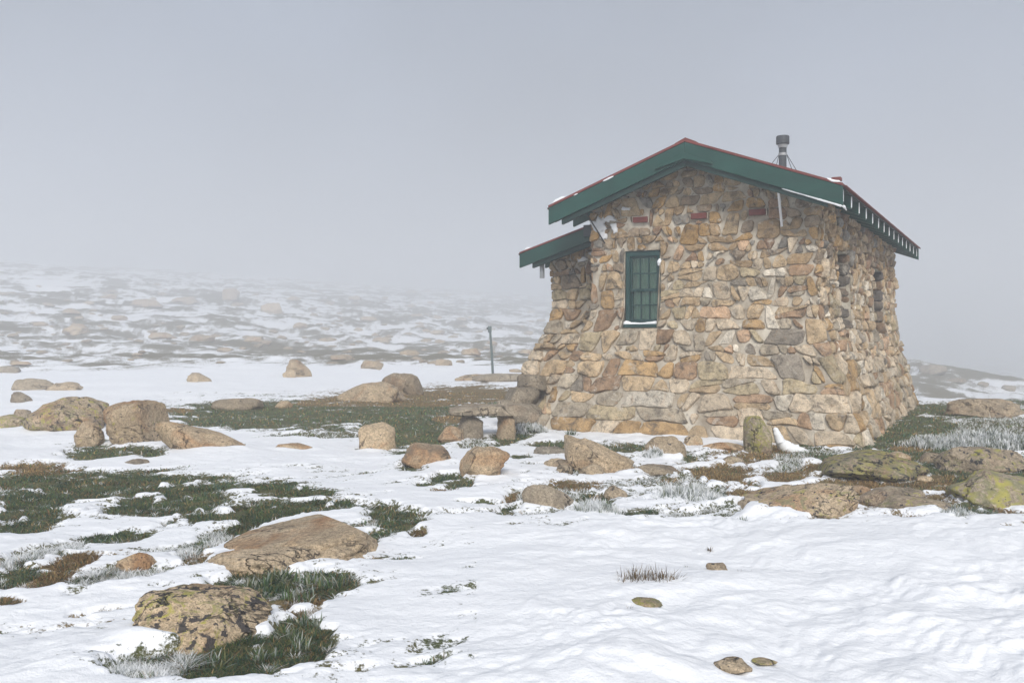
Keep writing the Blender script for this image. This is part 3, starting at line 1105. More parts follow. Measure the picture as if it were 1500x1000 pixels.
def build_stones(parent, cells, smap, spec, rg, limit, view_area):
    """the largest in view as parts, the rest joined"""
    order = sorted(range(len(cells)), key=lambda i: -view_area(cells[i]))
    rest_v, rest_q, rest_t, rest_c = [], [], [], []
    k = 0
    for rank, i in enumerate(order):
        cell = cells[i]
        hmin, hmax, gap = spec(cell)
        V, q, t = stone_mesh(cell, smap, hmin, hmax, rg, gap)
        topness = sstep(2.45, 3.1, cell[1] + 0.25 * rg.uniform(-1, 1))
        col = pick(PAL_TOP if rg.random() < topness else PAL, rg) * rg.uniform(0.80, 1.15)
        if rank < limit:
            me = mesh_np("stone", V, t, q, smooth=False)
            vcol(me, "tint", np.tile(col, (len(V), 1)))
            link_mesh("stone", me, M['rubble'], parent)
        else:
            rest_v.append(V)
            rest_q.append(q + k)
            rest_t.append(t + k)
            rest_c.append(np.tile(col, (len(V), 1)))
            k += len(V)
    if rest_v:
        me = mesh_np("small_stones", np.concatenate(rest_v), np.concatenate(rest_t), np.concatenate(rest_q), smooth=False)
        vcol(me, "tint", np.concatenate(rest_c))
        o = link_mesh("small_stones", me, M['rubble'], parent)
        o["kind"] = "stuff"


VENTS = []
for px in (939, 1024.5, 1110):
    c_ = (px - 750) / F
    VENTS.append((c_ * HY0 - HX0) / (CT + c_ * ST) + HW)
VENT_Z = 3.466
VENT_OPEN = [(s - 0.15, s + 0.15, VENT_Z - 0.06, VENT_Z + 0.06) for s in VENTS]


def view_area_main(cell):
    s, v, r, poly = cell
    p = strip_map(np.array([s]), np.array([v]), np.array([0.0]))[0]
    X, Y = hut_to_world(p[0], p[1])
    if s < 0 or s > HW + HD:
        return 0
    ca = 0.92 if s <= HW else 0.17
    return parea(poly) * ca / Y ** 2


rg1 = random.Random(21)
cells = stone_cells(-0.32, HW + HD + 0.3, -0.2, 4.6, wall_top, OPEN + VENT_OPEN, 5)


def spec_main(cell):
    s = cell[0]
    if s > HW + 0.1:
        return 0.02, 0.085, rg1.uniform(-0.003, 0.008)
    return 0.018, 0.050, rg1.uniform(-0.002, 0.012)


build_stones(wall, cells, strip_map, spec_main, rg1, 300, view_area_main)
acells = stone_cells(-0.32, ANX1 - ANX0 + 0.05, -0.2, 3.45, annex_top, [], 9)
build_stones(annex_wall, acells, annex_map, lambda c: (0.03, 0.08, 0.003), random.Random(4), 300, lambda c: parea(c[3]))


# stones of the window reveals
def jamb(o, side, depth):
    s = o[side] + (0.03 if side == 1 else -0.03)
    sg = -1 if side == 1 else 1

    def jm(a, v, h):      # a: depth into the wall
        base = strip_map(np.full_like(np.asarray(a, float), s), v, 0.0)
        p = np.array(base)
        if s > HW:
            p[..., 0] -= a
            p[..., 1] += sg * h
        else:
            p[..., 1] += a
            p[..., 0] += sg * h
        return p
    v = o[2]
    rg = random.Random(int(s * 100))
    cl = []
    while v < o[3] - 0.05:
        hh = min(rg.uniform(0.15, 0.26), o[3] - v)
        cut = rg.uniform(0.35, 0.65) * depth
        for a0, a1 in ((-0.03, cut), (cut, depth)):
            cl.append((0.5 * (a0 + a1), v + hh / 2, 0.1, [(a0, v), (a1, v + rg.uniform(-.02, .02)), (a1, v + hh + rg.uniform(-.01, .01)), (a0, v + hh)]))
        v += hh
    for c in cl:
        V, q, t = stone_mesh(c, jm, 0.055, 0.085, rg, 0.003)
        me = mesh_np("jamb_stone", V, t, q)
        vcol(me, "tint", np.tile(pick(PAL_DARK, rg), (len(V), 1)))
        link_mesh("jamb_stone", me, M['rubble'], wall)


jamb(W_SIDE1, 1, 0.42)
jamb(W_SIDE2, 1, 0.42)
jamb(W_SIDE1, 0, 0.42)
jamb(W_SIDE2, 0, 0.42)

# brick vents
for s in VENTS:
    mb = MB()
    x = float(s - HW)
    mb.box(x - 0.125, x + 0.125, -0.055, 0.05, VENT_Z - 0.045, VENT_Z + 0.045)
    mb.build("brick", M['brick'], hut, bevel=0.006)
    mb = MB()
    mb.box(x + 0.13, x + 0.148, -0.028, 0.05, VENT_Z - 0.05, VENT_Z + 0.05)
    mb.build("brick_joint", M['mortar'], hut)


# ---- window of the front wall
def front_window():
    x0, x1 = W_FRONT[0] - HW, W_FRONT[1] - HW
    z0, z1 = W_FRONT[2], W_FRONT[3]
    root = empty("window", (0, 0, 0))
    root.parent = hut
    y = 0.03
    fr = MB()
    fr.box(x0 + 0.004, x0 + 0.075, y, y + 0.12, z0 + 0.06, z1 - 0.09)
    fr.box(x1 - 0.055, x1 - 0.004, y, y + 0.12, z0 + 0.06, z1 - 0.09)
    fr.box(x0 + 0.004, x1 - 0.004, y, y + 0.12, z1 - 0.09, z1 - 0.003)
    fr.build("frame", M['dgreen'], root, bevel=0.004)
    si = MB()
    si.box(x0 - 0.0, x1 + 0.0, y - 0.09, y + 0.12, z0 + 0.004, z0 + 0.06)
    si.build("sill", M['dgreen'], root, bevel=0.006)
    ax, bx = x0 + 0.075, x1 - 0.055
    zm = 0.5 * (z0 + 0.06 + z1 - 0.09) + 0.0
    up, lo = (zm - 0.02, z1 - 0.09, y + 0.035), (z0 + 0.06, zm + 0.02, y + 0.075)
    for (a, b, yy), bot in ((up, 0.045), (lo, 0.085)):
        sm = MB()
        w = 0.032
        sm.box(ax, ax + w, yy, yy + 0.035, a, b)
        sm.box(bx - w, bx, yy, yy + 0.035, a, b)
        sm.box(ax + w, bx - w, yy, yy + 0.035, b - 0.032, b)
        sm.box(ax + w, bx - w, yy, yy + 0.035, a, a + bot)
        sm.build("sash", M['dgreen'], root, bevel=0.003)
        gx0, gx1, gz0, gz1 = ax + w, bx - w, a + bot, b - 0.032
        mu = 0.020
        pw, ph = (gx1 - gx0 - 2 * mu) / 3, (gz1 - gz0 - mu) / 2
        for k in (1, 2):
            xx = gx0 + k * pw + (k - 1) * mu
            g = MB()
            g.box(xx, xx + mu, yy + 0.004, yy + 0.03, gz0, gz1)
            g.build("glazing_bar", M['dgreen'], root)
        g = MB()
        for k in range(3):
            xx = gx0 + k * (pw + mu)
            g.box(xx, xx + pw, yy + 0.004, yy + 0.03, gz0 + ph, gz0 + ph + mu)
        g.build("glazing_bar", M['dgreen'], root)
        for i in range(3):
            for j in range(2):
                g = MB()
                xx, zz = gx0 + i * (pw + mu), gz0 + j * (ph + mu)
                g.box(xx, xx + pw, yy + 0.016, yy + 0.020, zz, zz + ph)
                g.build("pane", M['glass'], root)
    # curtain hanging in folds behind the glass
    nx, nz = 120, 4
    V = []
    for i in range(nx + 1):
        u = i / nx
        for j in range(nz + 1):
            xx = x0 + 0.03 + u * (x1 - x0 - 0.06)
            V.append((xx, y + 0.135 + 0.009 * math.sin(u * 46 + 0.6 * math.sin(u * 9)) + 0.006 * math.sin(u * 17), z0 + 0.02 + j / nz * (z1 - z0 - 0.03)))
    q = [(i * (nz + 1) + j, (i + 1) * (nz + 1) + j, (i + 1) * (nz + 1) + j + 1, i * (nz + 1) + j + 1) for i in range(nx) for j in range(nz)]
    link_mesh("curtain", mesh_np("curtain", V, None, q), M['curtain'], root)
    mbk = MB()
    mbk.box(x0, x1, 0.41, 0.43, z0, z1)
    mbk.build("dark_room_sheet", M['dark'], root)  # added dark sheet for the unlit room behind the curtain
    # snow lying on the sill and sticking in a corner
    blob_strip("snow_patch", [(x0 + 0.0, y - 0.02, z0 + 0.058), (x0 + 0.03, y - 0.03, z0 + 0.075), (x0 + 0.12, y - 0.03, z0 + 0.064), (x0 + 0.3, y - 0.03, z0 + 0.062), (x0 + 0.45, y - 0.03, z0 + 0.075), (x1 - 0.02, y - 0.03, z0 + 0.085)],
               [0.045, 0.05, 0.030, 0.022, 0.026, 0.035], root)
    blob_strip("snow_patch", [(x1 - 0.03, y - 0.005, z1 - 0.26), (x1 - 0.015, y - 0.02, z1 - 0.20), (x1 - 0.005, y - 0.02, z1 - 0.14)], [0.02, 0.04, 0.02], root)


def blob_strip(name, pts, rad, parent, mat_=None, flat=1.0):
    """a soft irregular ridge of snow through the points"""
    P = np.array(pts, float)
    t = np.linspace(0, len(P) - 1, (len(P) - 1) * 6 + 1)
    C = np.stack([np.interp(t, np.arange(len(P)), P[:, k]) for k in range(3)], 1)
    Rr = np.interp(t, np.arange(len(P)), rad)
    Rr[0] *= 0.25
    Rr[-1] *= 0.25
    n = 10
    V = []
    for i, (c, r) in enumerate(zip(C, Rr)):
        d = C[min(i + 1, len(C) - 1)] - C[max(i - 1, 0)]
        d = Vector(d).normalized()
        up = Vector((0, 0, 1)) if abs(d.z) < 0.9 else Vector((0, -1, 0))
        a = d.cross(up).normalized()
        b = a.cross(d).normalized()
        for k in range(n):
            w = 2 * math.pi * k / n
            rr = r * (1 + 0.25 * float(pn(c[0] * 30 + math.cos(w), c[1] * 30 + math.sin(w), c[2] * 30)))
            V.append(tuple(Vector(c) + a * rr * math.cos(w) + b * rr * math.sin(w) * flat))
    q = [(i * n + k, i * n + (k + 1) % n, (i + 1) * n + (k + 1) % n, (i + 1) * n + k) for i in range(len(C) - 1) for k in range(n)]
    V.append(tuple(C[0])); V.append(tuple(C[-1]))
    m = len(C)
    tr = [(m * n, (k + 1) % n, k) for k in range(n)] + [(m * n + 1, (m - 1) * n + k, (m - 1) * n + (k + 1) % n) for k in range(n)]
    return link_mesh(name, mesh_np(name, V, tr, q), mat_ or M['snow'], parent)


front_window()


def side_window(o):
    root = empty("window", (0, 0, 0))
    root.parent = hut
    y0, y1, z0, z1 = o[0] - HW, o[1] - HW, o[2], o[3]
    x = -0.44
    fr = MB()
    fr.box(x, x + 0.06, y0 + 0.004, y0 + 0.08, z0 + 0.06, z1 - 0.08)
    fr.box(x, x + 0.06, y1 - 0.08, y1 - 0.004, z0 + 0.06, z1 - 0.08)
    fr.box(x, x + 0.06, y0 + 0.004, y1 - 0.004, z1 - 0.08, z1)
    fr.box(x, x + 0.10, y0 + 0.004, y1 - 0.004, z0, z0 + 0.06)
    fr.build("frame", M['dgreen'], root)
    g = MB()
    ym, zm = 0.5 * (y0 + y1), 0.5 * (z0 + z1)
    g.box(x + 0.012, x + 0.045, ym - 0.012, ym + 0.012, z0 + 0.06, z1 - 0.08)
    g.build("glazing_bar", M['dgreen'], root)
    g = MB()
    g.box(x + 0.010, x + 0.047, y0 + 0.08, ym - 0.012, zm - 0.014, zm + 0.014)
    g.box(x + 0.010, x + 0.047, ym + 0.012, y1 - 0.08, zm - 0.014, zm + 0.014)
    g.build("glazing_bar", M['dgreen'], root)
    for a, b in ((y0 + 0.08, ym - 0.012), (ym + 0.012, y1 - 0.08)):
        for c, d in ((z0 + 0.06, zm - 0.014), (zm + 0.014, z1 - 0.08)):
            g = MB()
            g.box(x + 0.026, x + 0.030, a, b, c, d)
            g.build("pane", M['glass'], root)
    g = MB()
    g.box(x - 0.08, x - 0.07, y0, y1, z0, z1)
    g.build("dark_room_sheet", M['dark'], root)  # dark sheet behind the panes, added in place of the unlit interior


side_window(W_SIDE1)
side_window(W_SIDE2)

# ---- roof
roof = empty("roof")
roof.parent = hut
XR, XL = ROOF_OS, -HW - ROOF_OSL
YF, YB = -ROOF_OF, HD + ROOF_OB
SLR = (ZT - ZR) / (XR - XC)
SLL = (ZT - ZR) / (XC - XL)


def rz_(x):
    return roof_top(x)


for (ya, yb) in ((YF, YF + 0.045), (YB - 0.045, YB)):
    for xe in (XR, XL):
        g = MB()
        xm = XC + (0.0015 if xe > XC else -0.0015)
        g.prism_y([(xe, rz_(xe) - BH), (xe, rz_(xe)), (xm, ZR), (xm, ZR - BH)], ya, yb)
        g.build("bargeboard", M['green'], roof, bevel=0.004)
# inner board behind the front bargeboards, a little lower and shorter
for xe in (XR - 0.22, XL + 0.22):
    g = MB()
    dz = 0.085
    xm = XC + (0.0015 if xe > XC else -0.0015)
    g.prism_y([(xe, rz_(xe) - BH - dz), (xe, rz_(xe) - 0.08), (xm, ZR - 0.08), (xm, ZR - BH - dz)], YF + 0.048, YF + 0.11)
    g.build("inner_bargeboard", M['wood'], roof)
# moulded chevron under the apex
g = MB()
w_, h_ = 0.47, 0.115
a_, b_ = XC - w_, XC + w_ * 0.95
g.prism_y([(a_, rz_(a_) - BH + 0.055), (XC, ZR - BH + 0.012), (b_, rz_(b_) - BH + 0.055), (b_ - 0.02, rz_(b_) - BH + 0.095), (XC, ZR - BH + h_), (a_ + 0.02, rz_(a_) - BH + 0.095)], YF - 0.050, YF - 0.002)
g.build("apex_board", M['green'], roof, bevel=0.004)
# lining boards under the overhangs (planks along the roof)
for side in (1, -1):
    xe = XR if side > 0 else XL
    n = 9
    for k in range(n):
        xa, xb = XC + (xe - XC) * (k + 0.02) / n, XC + (xe - XC) * (k + 0.98) / n
        g = MB()
        g.prism_y([(xa, rz_(xa) - 0.035), (xb, rz_(xb) - 0.035), (xb, rz_(xb) - 0.012), (xa, rz_(xa) - 0.012)], YF + 0.115, YB - 0.05)
        g.build("lining_board", M['wood'], roof)
# rafters with exposed tails along the eaves
nr = 15
for k in range(nr):
    yk = YF + 0.16 + k * (YB - YF - 0.40) / (nr - 1)
    for side in (1, -1):
        xe = XR - 0.03 if side > 0 else XL + 0.03
        xi = XC + 0.4 * side if 0.1 < yk < HD - 0.1 else XC
        xi = (-0.30 if side > 0 else -HW + 0.30) if 0.1 < yk < HD - 0.1 else XC + 0.05 * side
        g = MB()
        zt1, zt2 = rz_(xe) - 0.038, rz_(xi) - 0.038
        dd = 0.19
        g.prism_y([(xe, zt1 - dd), (xe, zt1), (xi, zt2), (xi, zt2 - dd)], yk, yk + 0.055)
        r_ = g.build("rafter", M['green'], roof)
        if side > 0:
            g = MB()
            g.box(xe + 0.001, xe + 0.012, yk - 0.004, yk + 0.030, zt1 - dd + 0.02, zt1 - 0.004)
            g.build("rime_strip", M['snow'], roof)
# corrugated sheets
def sheet(xa, xb, y0, y1, name, parent, zf, amp=0.011, pitch=0.076):
    ny = int(round((y1 - y0) / pitch)) * 6
    V = []
    for lay in (0.0, -0.006):
        for (x,) in ((xa,), (xb,)):
            for i in range(ny + 1):
                y = y0 + (y1 - y0) * i / ny
                V.append((x, y, zf(x) + lay + amp * math.cos(2 * math.pi * (y - y0) / pitch)))
    m = ny + 1
    q = []
    for i in range(ny):
        q.append((i, m + i, m + i + 1, i + 1))
        q.append((2 * m + i, 2 * m + i + 1, 3 * m + i + 1, 3 * m + i))
        q.append((i, i + 1, 2 * m + i + 1, 2 * m + i))
        q.append((m + i, 3 * m + i, 3 * m + i + 1, m + i + 1))
    q.append((0, 2 * m, 3 * m, m)); q.append((ny, m + ny, 3 * m + ny, 2 * m + ny))
    return link_mesh(name, mesh_np(name, V, None, q), M['red'], parent)


npan = 14
pw = (YB - YF - 0.10) / npan
for k in range(npan):
    y0 = YF + 0.05 + k * pw
    for side in (1, -1):
        xe = XR + 0.05 if side > 0 else XL - 0.05
        zf = (lambda x, s=side: ZR + (SLR if s > 0 else SLL) * abs(x - XC) + 0.012 + 0.004)
        sheet(XC + 0.01 * side, xe, y0, y0 + pw - 0.004, "roof_sheet", roof, zf)
# red capping over the bargeboards
for (ya, yb) in ((YF - 0.012, YF + 0.16), (YB - 0.16, YB + 0.012)):
    for xe in (XR + 0.0, XL - 0.0):
        g = MB()
        xm = XC + (0.0015 if xe > XC else -0.0015)
        lo_, hi_ = 0.003, 0.042
        g.prism_y([(xe, rz_(xe) + lo_), (xe, rz_(xe) + hi_), (xm, ZR + hi_), (xm, ZR + lo_)], ya, yb)
        g.build("barge_capping", M['red'], roof, bevel=0.004)
g = MB()
g.prism_y([(XC - 0.17, rz_(XC - 0.17) + 0.047), (XC, ZR + 0.052), (XC + 0.17, rz_(XC + 0.17) + 0.047), (XC + 0.17, rz_(XC + 0.17) + 0.058), (XC, ZR + 0.072), (XC - 0.17, rz_(XC - 0.17) + 0.058)], YF + 0.02, YB - 0.02)
g.build("ridge_cap", M['red'], roof)
# clip at the lower right corner of the roof, snow along edges
g = MB()
g.box(XR - 0.16, XR - 0.03, YF + 0.02, YF + 0.14, rz_(XR - 0.1) + 0.048, rz_(XR - 0.1) + 0.10)
g.build("roof_clip", M['red'], roof, bevel=0.008)
zc = rz_(XR - 0.1)
blob_strip("snow_patch", [(XR - 0.22, YF + 0.0, rz_(XR - .22) + 0.045), (XR - 0.14, YF - 0.005, zc + 0.045), (XR - 0.03, YF, rz_(XR - .03) + 0.05)], [0.012, 0.022, 0.014], roof)
blob_strip("snow_patch", [(XL + 0.05, YF + 0.03, rz_(XL + .05) + 0.04), (XL + 0.12, YF + 0.03, rz_(XL + .12) + 0.06), (XL + 0.24, YF + 0.03, rz_(XL + .24) + 0.06), (XL + 0.3, YF + 0.03, rz_(XL + .3) + 0.05)], [0.02, 0.033, 0.03, 0.018], roof)
for (u0, u1, rr) in ((0.84, 0.92, 0.016), (0.62, 0.65, 0.010)):
    xa, xb = XL + 0.0 + (1 - u0) * 0 + (XC - XL) * (0.42 + (u0 - 0.84)), XL + (XC - XL) * (0.42 + (u1 - 0.84))
    blob_strip("snow_patch", [(xa, YF - 0.012, rz_(xa) + 0.0), (0.5 * (xa + xb), YF - 0.016, rz_(0.5 * (xa + xb)) - 0.002), (xb, YF - 0.012, rz_(xb) + 0.0)], [rr * 0.6, rr, rr * 0.6], roof)
# rime along the lower edge of the right bargeboard
xa, xb = -0.40, XR
blob_strip("snow_patch", [(x, YF + 0.02, rz_(x) - BH - 0.010) for x in np.linspace(xa, xb - 0.005, 7)], [0.008, 0.012, 0.010, 0.014, 0.020, 0.018, 0.022], roof)
blob_strip("snow_patch", [(XR, YF + 0.03, ZB - 0.005), (XR + 0.01, YF + 0.06, ZB - 0.02), (XR + 0.012, YF + 0.25, ZB - 0.045)], [0.02, 0.018, 0.006], roof)

# ---- lean-to roof
aroof = empty("lean_to_roof")
aroof.parent = hut
AXE = ANX0 - AN_OS
AYF, AYB = ANY - 0.5, 5.8


def az_(x):
    return AZT + AN_SL * (x - AXE)


AXI = -HW + 0.04
g = MB()
g.prism_y([(AXE, AZT - 0.25), (AXE, AZT), (AXI, az_(AXI)), (AXI, az_(AXI) - 0.25)], AYF, AYF + 0.045)
g.build("bargeboard", M['green'], aroof, bevel=0.004)
g = MB()
g.prism_y([(AXE + 0.24, az_(AXE + .24) - 0.33), (AXE + 0.24, az_(AXE + .24) - 0.06), (AXI, az_(AXI) - 0.06), (AXI, az_(AXI) - 0.33)], AYF + 0.048, AYF + 0.11)
g.build("inner_bargeboard", M['wood'], aroof)
g = MB()
g.prism_y([(AXE, AZT + 0.003), (AXE, AZT + 0.034), (AXI, az_(AXI) + 0.034), (AXI, az_(AXI) + 0.003)], AYF - 0.012, AYF + 0.14)
g.build("barge_capping", M['red'], aroof, bevel=0.003)
npan2 = 7
pw2 = (AYB - AYF - 0.06) / npan2
for k in range(npan2):
    sheet(AXI, AXE - 0.05, AYF + 0.05 + k * pw2, AYF + 0.05 + (k + 1) * pw2 - 0.004, "roof_sheet", aroof, lambda x: az_(x) + 0.014)
for k in range(5):
    xa, xb = AXE + (AXI - AXE) * (k + .02) / 5, AXE + (AXI - AXE) * (k + .98) / 5
    g = MB()
    g.prism_y([(xa, az_(xa) - 0.035), (xb, az_(xb) - 0.035), (xb, az_(xb) - 0.012), (xa, az_(xa) - 0.012)], AYF + 0.115, AYB - 0.05)
    g.build("lining_board", M['wood'], aroof)
for k in range(7):
    yk = AYF + 0.15 + k * (AYB - AYF - 0.4) / 6
    g = MB()
    xe, xi = AXE + 0.03, ANX0 + 0.2
    g.prism_y([(xe, az_(xe) - 0.2), (xe, az_(xe) - 0.038), (xi, az_(xi) - 0.038), (xi, az_(xi) - 0.2)], yk, yk + 0.055)
    g.build("rafter", M['green'], aroof)
# gutter bracket board at the lean-to eave, seen pale under the bargeboard
g = MB()
g.box(ANX0 - 0.10, ANX0 - 0.02, ANY - 0.30, ANY - 0.26, 2.62, 2.98)
g.build("eave_bracket", M['steel'], aroof, bevel=0.004)
# box at the joint of the two roofs
g = MB()
g.box(-HW - 0.36, -HW - 0.12, ANY - 0.56, ANY - 0.47, 3.30, 3.50)
g.build("flashing_box", M['flue'], aroof, bevel=0.008)
blob_strip("snow_patch", [(AXE + 0.08, AYF + 0.02, az_(AXE + .08) + 0.03), (AXE + 0.14, AYF + 0.02, az_(AXE + .14) + 0.05), (AXE + 0.24, AYF + 0.02, az_(AXE + .24) + 0.04)], [0.012, 0.022, 0.012], aroof)

# ---- flue
flx, fly = -1.42, 4.0
flue = empty("flue", (flx, fly, 0))
flue.parent = hut
g = MB()
g.tube([(0, 0, 4.25), (0, 0, 5.30)], 0.073, 16)
g.build("flue_pipe", M['flue'], flue, smooth=False)
g = MB()
g.tube([(0, 0, 5.22), (0, 0, 5.285)], [0.082, 0.10], 16)
g.build("collar", M['steel'], flue)
g = MB()
g.tube([(0, 0, 5.285), (0, 0, 5.30), (0, 0, 5.43), (0, 0, 5.45), (0, 0, 5.452)], [0.112, 0.126, 0.126, 0.116, 0.02], 18)
g.build("cap", M['flue'], flue)
for (dx, dy) in ((-0.42, -0.5), (-0.30, 0.5), (0.40, -0.5), (0.55, 0.5)):
    g = MB()
    zz = ZR + (SLR if dx + flx > XC else SLL) * abs(dx + flx - XC) + 0.02
    g.tube([(0.07 * (1 if dx > 0 else -1), 0, 5.10), (dx, dy * 0.6, zz)], 0.006, 5)
    g.build("guy_wire", M['dark'], flue)
g = MB()
g.tube([(0, 0, 5.07), (0, 0, 5.12)], 0.082, 16)
g.build("wire_ring", M['steel'], flue)

# ---- stays between wall and bargeboards
for (xa, xb, mt, r_) in ((-0.47, -0.52, 'white', 0.020), (-3.58, -3.42, 'dark', 0.012)):
    g = MB()
    zt_ = rz_(xa) - BH - 0.02
    g.tube([(xa, YF + 0.10, zt_), (xb, -0.05, zt_ - 0.50)], r_, 6)
    g.build("stay", M[mt], hut)


# ---- pale lime smears on the wall beside the roof joint
def smear(smap, s, v, rs, rv, seed, h=0.05):
    n = 26
    V = []
    for sc_ in (1.0, 0.9, 0.55):
        for k in range(n):
            w = 2 * math.pi * k / n
            rr = 1 + 0.55 * float(pn(math.cos(w) * 1.7 + seed, math.sin(w) * 1.7, seed * 1.3)) + 0.25 * float(pn(math.cos(w) * 4 + seed, math.sin(w) * 4, 2.0))
            V.append(smap(s + rs * rr * math.cos(w) * sc_, v + rv * rr * math.sin(w) * sc_, 0.0 if sc_ == 1.0 else h))
    V.append(smap(s, v, h * 1.1))
    q = [(i * n + k, i * n + (k + 1) % n, (i + 1) * n + (k + 1) % n, (i + 1) * n + k) for i in range(2) for k in range(n)]
    t = [(2 * n + k, 2 * n + (k + 1) % n, 3 * n) for k in range(n)]
    link_mesh("lime_smear", mesh_np("lime_smear", np.array(V), t, q), M['white'], wall)


smear(strip_map, 0.14, 3.42, 0.13, 0.13, 3)
smear(strip_map, 0.30, 3.52, 0.12, 0.05, 5)
smear(strip_map, 0.42, 3.36, 0.06, 0.08, 8)
smear(strip_map, 0.22, 3.25, 0.05, 0.09, 11)
smear(strip_map, 0.62, 3.66, 0.09, 0.03, 13)
smear(annex_map, 0.95, 3.05, 0.17, 0.09, 15, 0.07)
smear(annex_map, 0.62, 2.95, 0.10, 0.05, 19, 0.07)
smear(annex_map, 1.12, 2.88, 0.06, 0.10, 23, 0.07)


# ------------------------------------------------------------------ rocks
_ico = {}


def ico(n):
    if n not in _ico:
        bm = bmesh.new()
        bmesh.ops.create_icosphere(bm, subdivisions=n, radius=1.0)
        V = np.array([v.co[:] for v in bm.verts])
        T = np.array([[v.index for v in f.verts] for f in bm.faces])
        bm.free()
        _ico[n] = (V, T)
    return _ico[n]


def rock_geo(seed, w, d, h, box=2.6, cuts=9, rough=1.0, wedge=0.0, lean=0.0, sub=4, sink=0.35, cutface=None, taper=0.0):
    V, T = ico(sub)
    rg = np.random.default_rng(seed)
    p = V.copy()
    nrm = (np.abs(p) ** box).sum(1) ** (1 / box)
    p = p / nrm[:, None]
    for _ in range(cuts + 6):
        n = rg.normal(size=3)
        n[2] = n[2] * 0.8 + 0.15
        n /= np.linalg.norm(n)
        c = rg.uniform(0.76, 1.0)
        dd = p @ n - c
        p = p - np.where(dd > 0, dd * 0.93, 0)[:, None] * n
    o = seed * 3.17
    disp = 0.13 * pn(p[:, 0] * 1.2 + o, p[:, 1] * 1.2, p[:, 2] * 1.2) + 0.075 * pn(p[:, 0] * 2.9 + o, p[:, 1] * 2.9, p[:, 2] * 2.9 + 5) \
        + 0.034 * pn(p[:, 0] * 7 + o, p[:, 1] * 7, p[:, 2] * 7) + 0.015 * pn(p[:, 0] * 17 + o, p[:, 1] * 17, p[:, 2] * 17) \
        - 0.05 * np.exp(-(pn(p[:, 0] * 1.6 + o, p[:, 1] * 1.6 + 3, p[:, 2] * 2.4) / 0.045) ** 2)
    p = p * (1 + disp * rough)[:, None]
    for _ in range(4):                       # fresh breaks across the weathered skin
        n = rg.normal(size=3)
        n[2] = abs(n[2]) * 0.6
        n /= np.linalg.norm(n)
        c = np.quantile(p @ n, rg.uniform(0.86, 0.97))
        dd = p @ n - c
        p = p - np.where(dd > 0, dd * 0.9, 0)[:, None] * n
    if cutface is not None:
        n = np.array(cutface[:3], float)
        n /= np.linalg.norm(n)
        dd = p @ n - cutface[3]
        p = p - np.where(dd > 0, dd * 0.97, 0)[:, None] * n
    if taper:
        f = 1 - taper * (p[:, 0] * 0.5 + 0.5)
        p[:, 1] *= f
        p[:, 2] *= f
    # unit box, then real size; part of it is buried
    lo, hi = p.min(0), p.max(0)
    p = (p - (lo + hi) / 2) / (hi - lo)
    p[:, 2] += 0.5
    p[:, 2] *= (1 + wedge * p[:, 0] * 1.6)
    p[:, 0] += lean * p[:, 2]
    p = p * np.array([w, d, h / (1 - sink)])
    p[:, 2] -= h / (1 - sink) * sink
    return p, T


def rock(px, py, w, h, label, seed, name="boulder", cat="boulder", dep=0.85, lichen=0.18, black=0.22, warm=1.0, stain=0.5, rot=0.0, sub=4, parent=None, group=None, zoff=0.0, hh=None, **kw):
    g = at(px, py)
    Y = g.y
    W = w / F * Y
    D = W * dep
    al = math.atan2(CAMH, Y)
    H = max(0.35 * h / F * Y, h / F * Y - 0.38 * D * math.sin(al)) if hh is None else hh
    sc = 1.0
    c = Vector((g.x * (1 + 0.36 * D / Y), g.y + 0.36 * D, 0))
    c.z = float(terrain(c.x, c.y)) + 0.02 + zoff
    p, T = rock_geo(seed, W, D, H, sub=sub, **kw)
    me = mesh_np(name, p, T)
    o = link_mesh(name, me, M['granite'], parent)
    o.location = c
    # turned so that its width lies across the line of sight, plus an own turn
    o.rotation_euler = (0, 0, -math.atan2(c.x, c.y) + math.radians(rot))
    o["lichen"], o["black"], o["warm"], o["stain"] = float(lichen), float(black), float(warm), float(stain)
    tag(o, label, cat, group)
    return o


# boulders left of the hut
rock(98, 636, 118, 53, "mottled round boulder with green and black lichen, left of the cut-faced one", 11, lichen=0.55, black=0.45, warm=0.8, wedge=0.15, sink=0.3)
rock(202, 652, 97, 68, "big round boulder with a flat orange broken face on its right side", 12, lichen=0.35, black=0.35, cutface=(0.85, -0.5, 0.05, 0.42), rot=0, sub=5, sink=0.2, cuts=2, stain=0.3)
rock(131, 655, 42, 38, "small pointed rock leaning between the two big lichened boulders", 13, warm=0.85, lichen=0.25, box=2.1, sink=0.25)
rock(14, 630, 50, 21, "low yellow-lichened rock at the left edge of the picture", 14, lichen=0.65, warm=0.7)
rock(33, 622, 30, 22, "grey rock half hidden behind the mottled boulder on the left", 15, warm=0.3, lichen=0.3)
rock(312, 661, 114, 40, "long smooth tan boulder tapering to the right in the snow", 16, lichen=0.0, stain=0.25, wedge=-0.32, lean=-0.25, taper=0.35, cuts=3, sink=0.25)
rock(434, 664, 62, 13, "thin flat tan stone lying low in the open snow", 17, stain=0.2, dep=0.6, wedge=-0.2)
rock(553, 662, 57, 42, "rounded dome-shaped tan boulder at the edge of the green meadow", 18, stain=0.2, cuts=2, sink=0.3, box=2.9)
rock(626, 685, 80, 34, "grey-tan boxy boulder left of the round orange one", 19, warm=0.85, stain=0.75, cuts=6, box=3.0, wedge=-0.12)
rock(710, 704, 76, 48, "round orange-tan boulder in the snow in front of the stone bench", 20, stain=0.25, cuts=4, sink=0.15, box=2.8, sub=5)
rock(660, 648, 40, 23, "small rounded rock at the left foot of the stone bench", 21, stain=0.3, warm=0.9)
rock(805, 667, 48, 12, "dark grey flat stone lying in the snow before the hut", 22, warm=0.0, stain=0.9, dep=0.6)
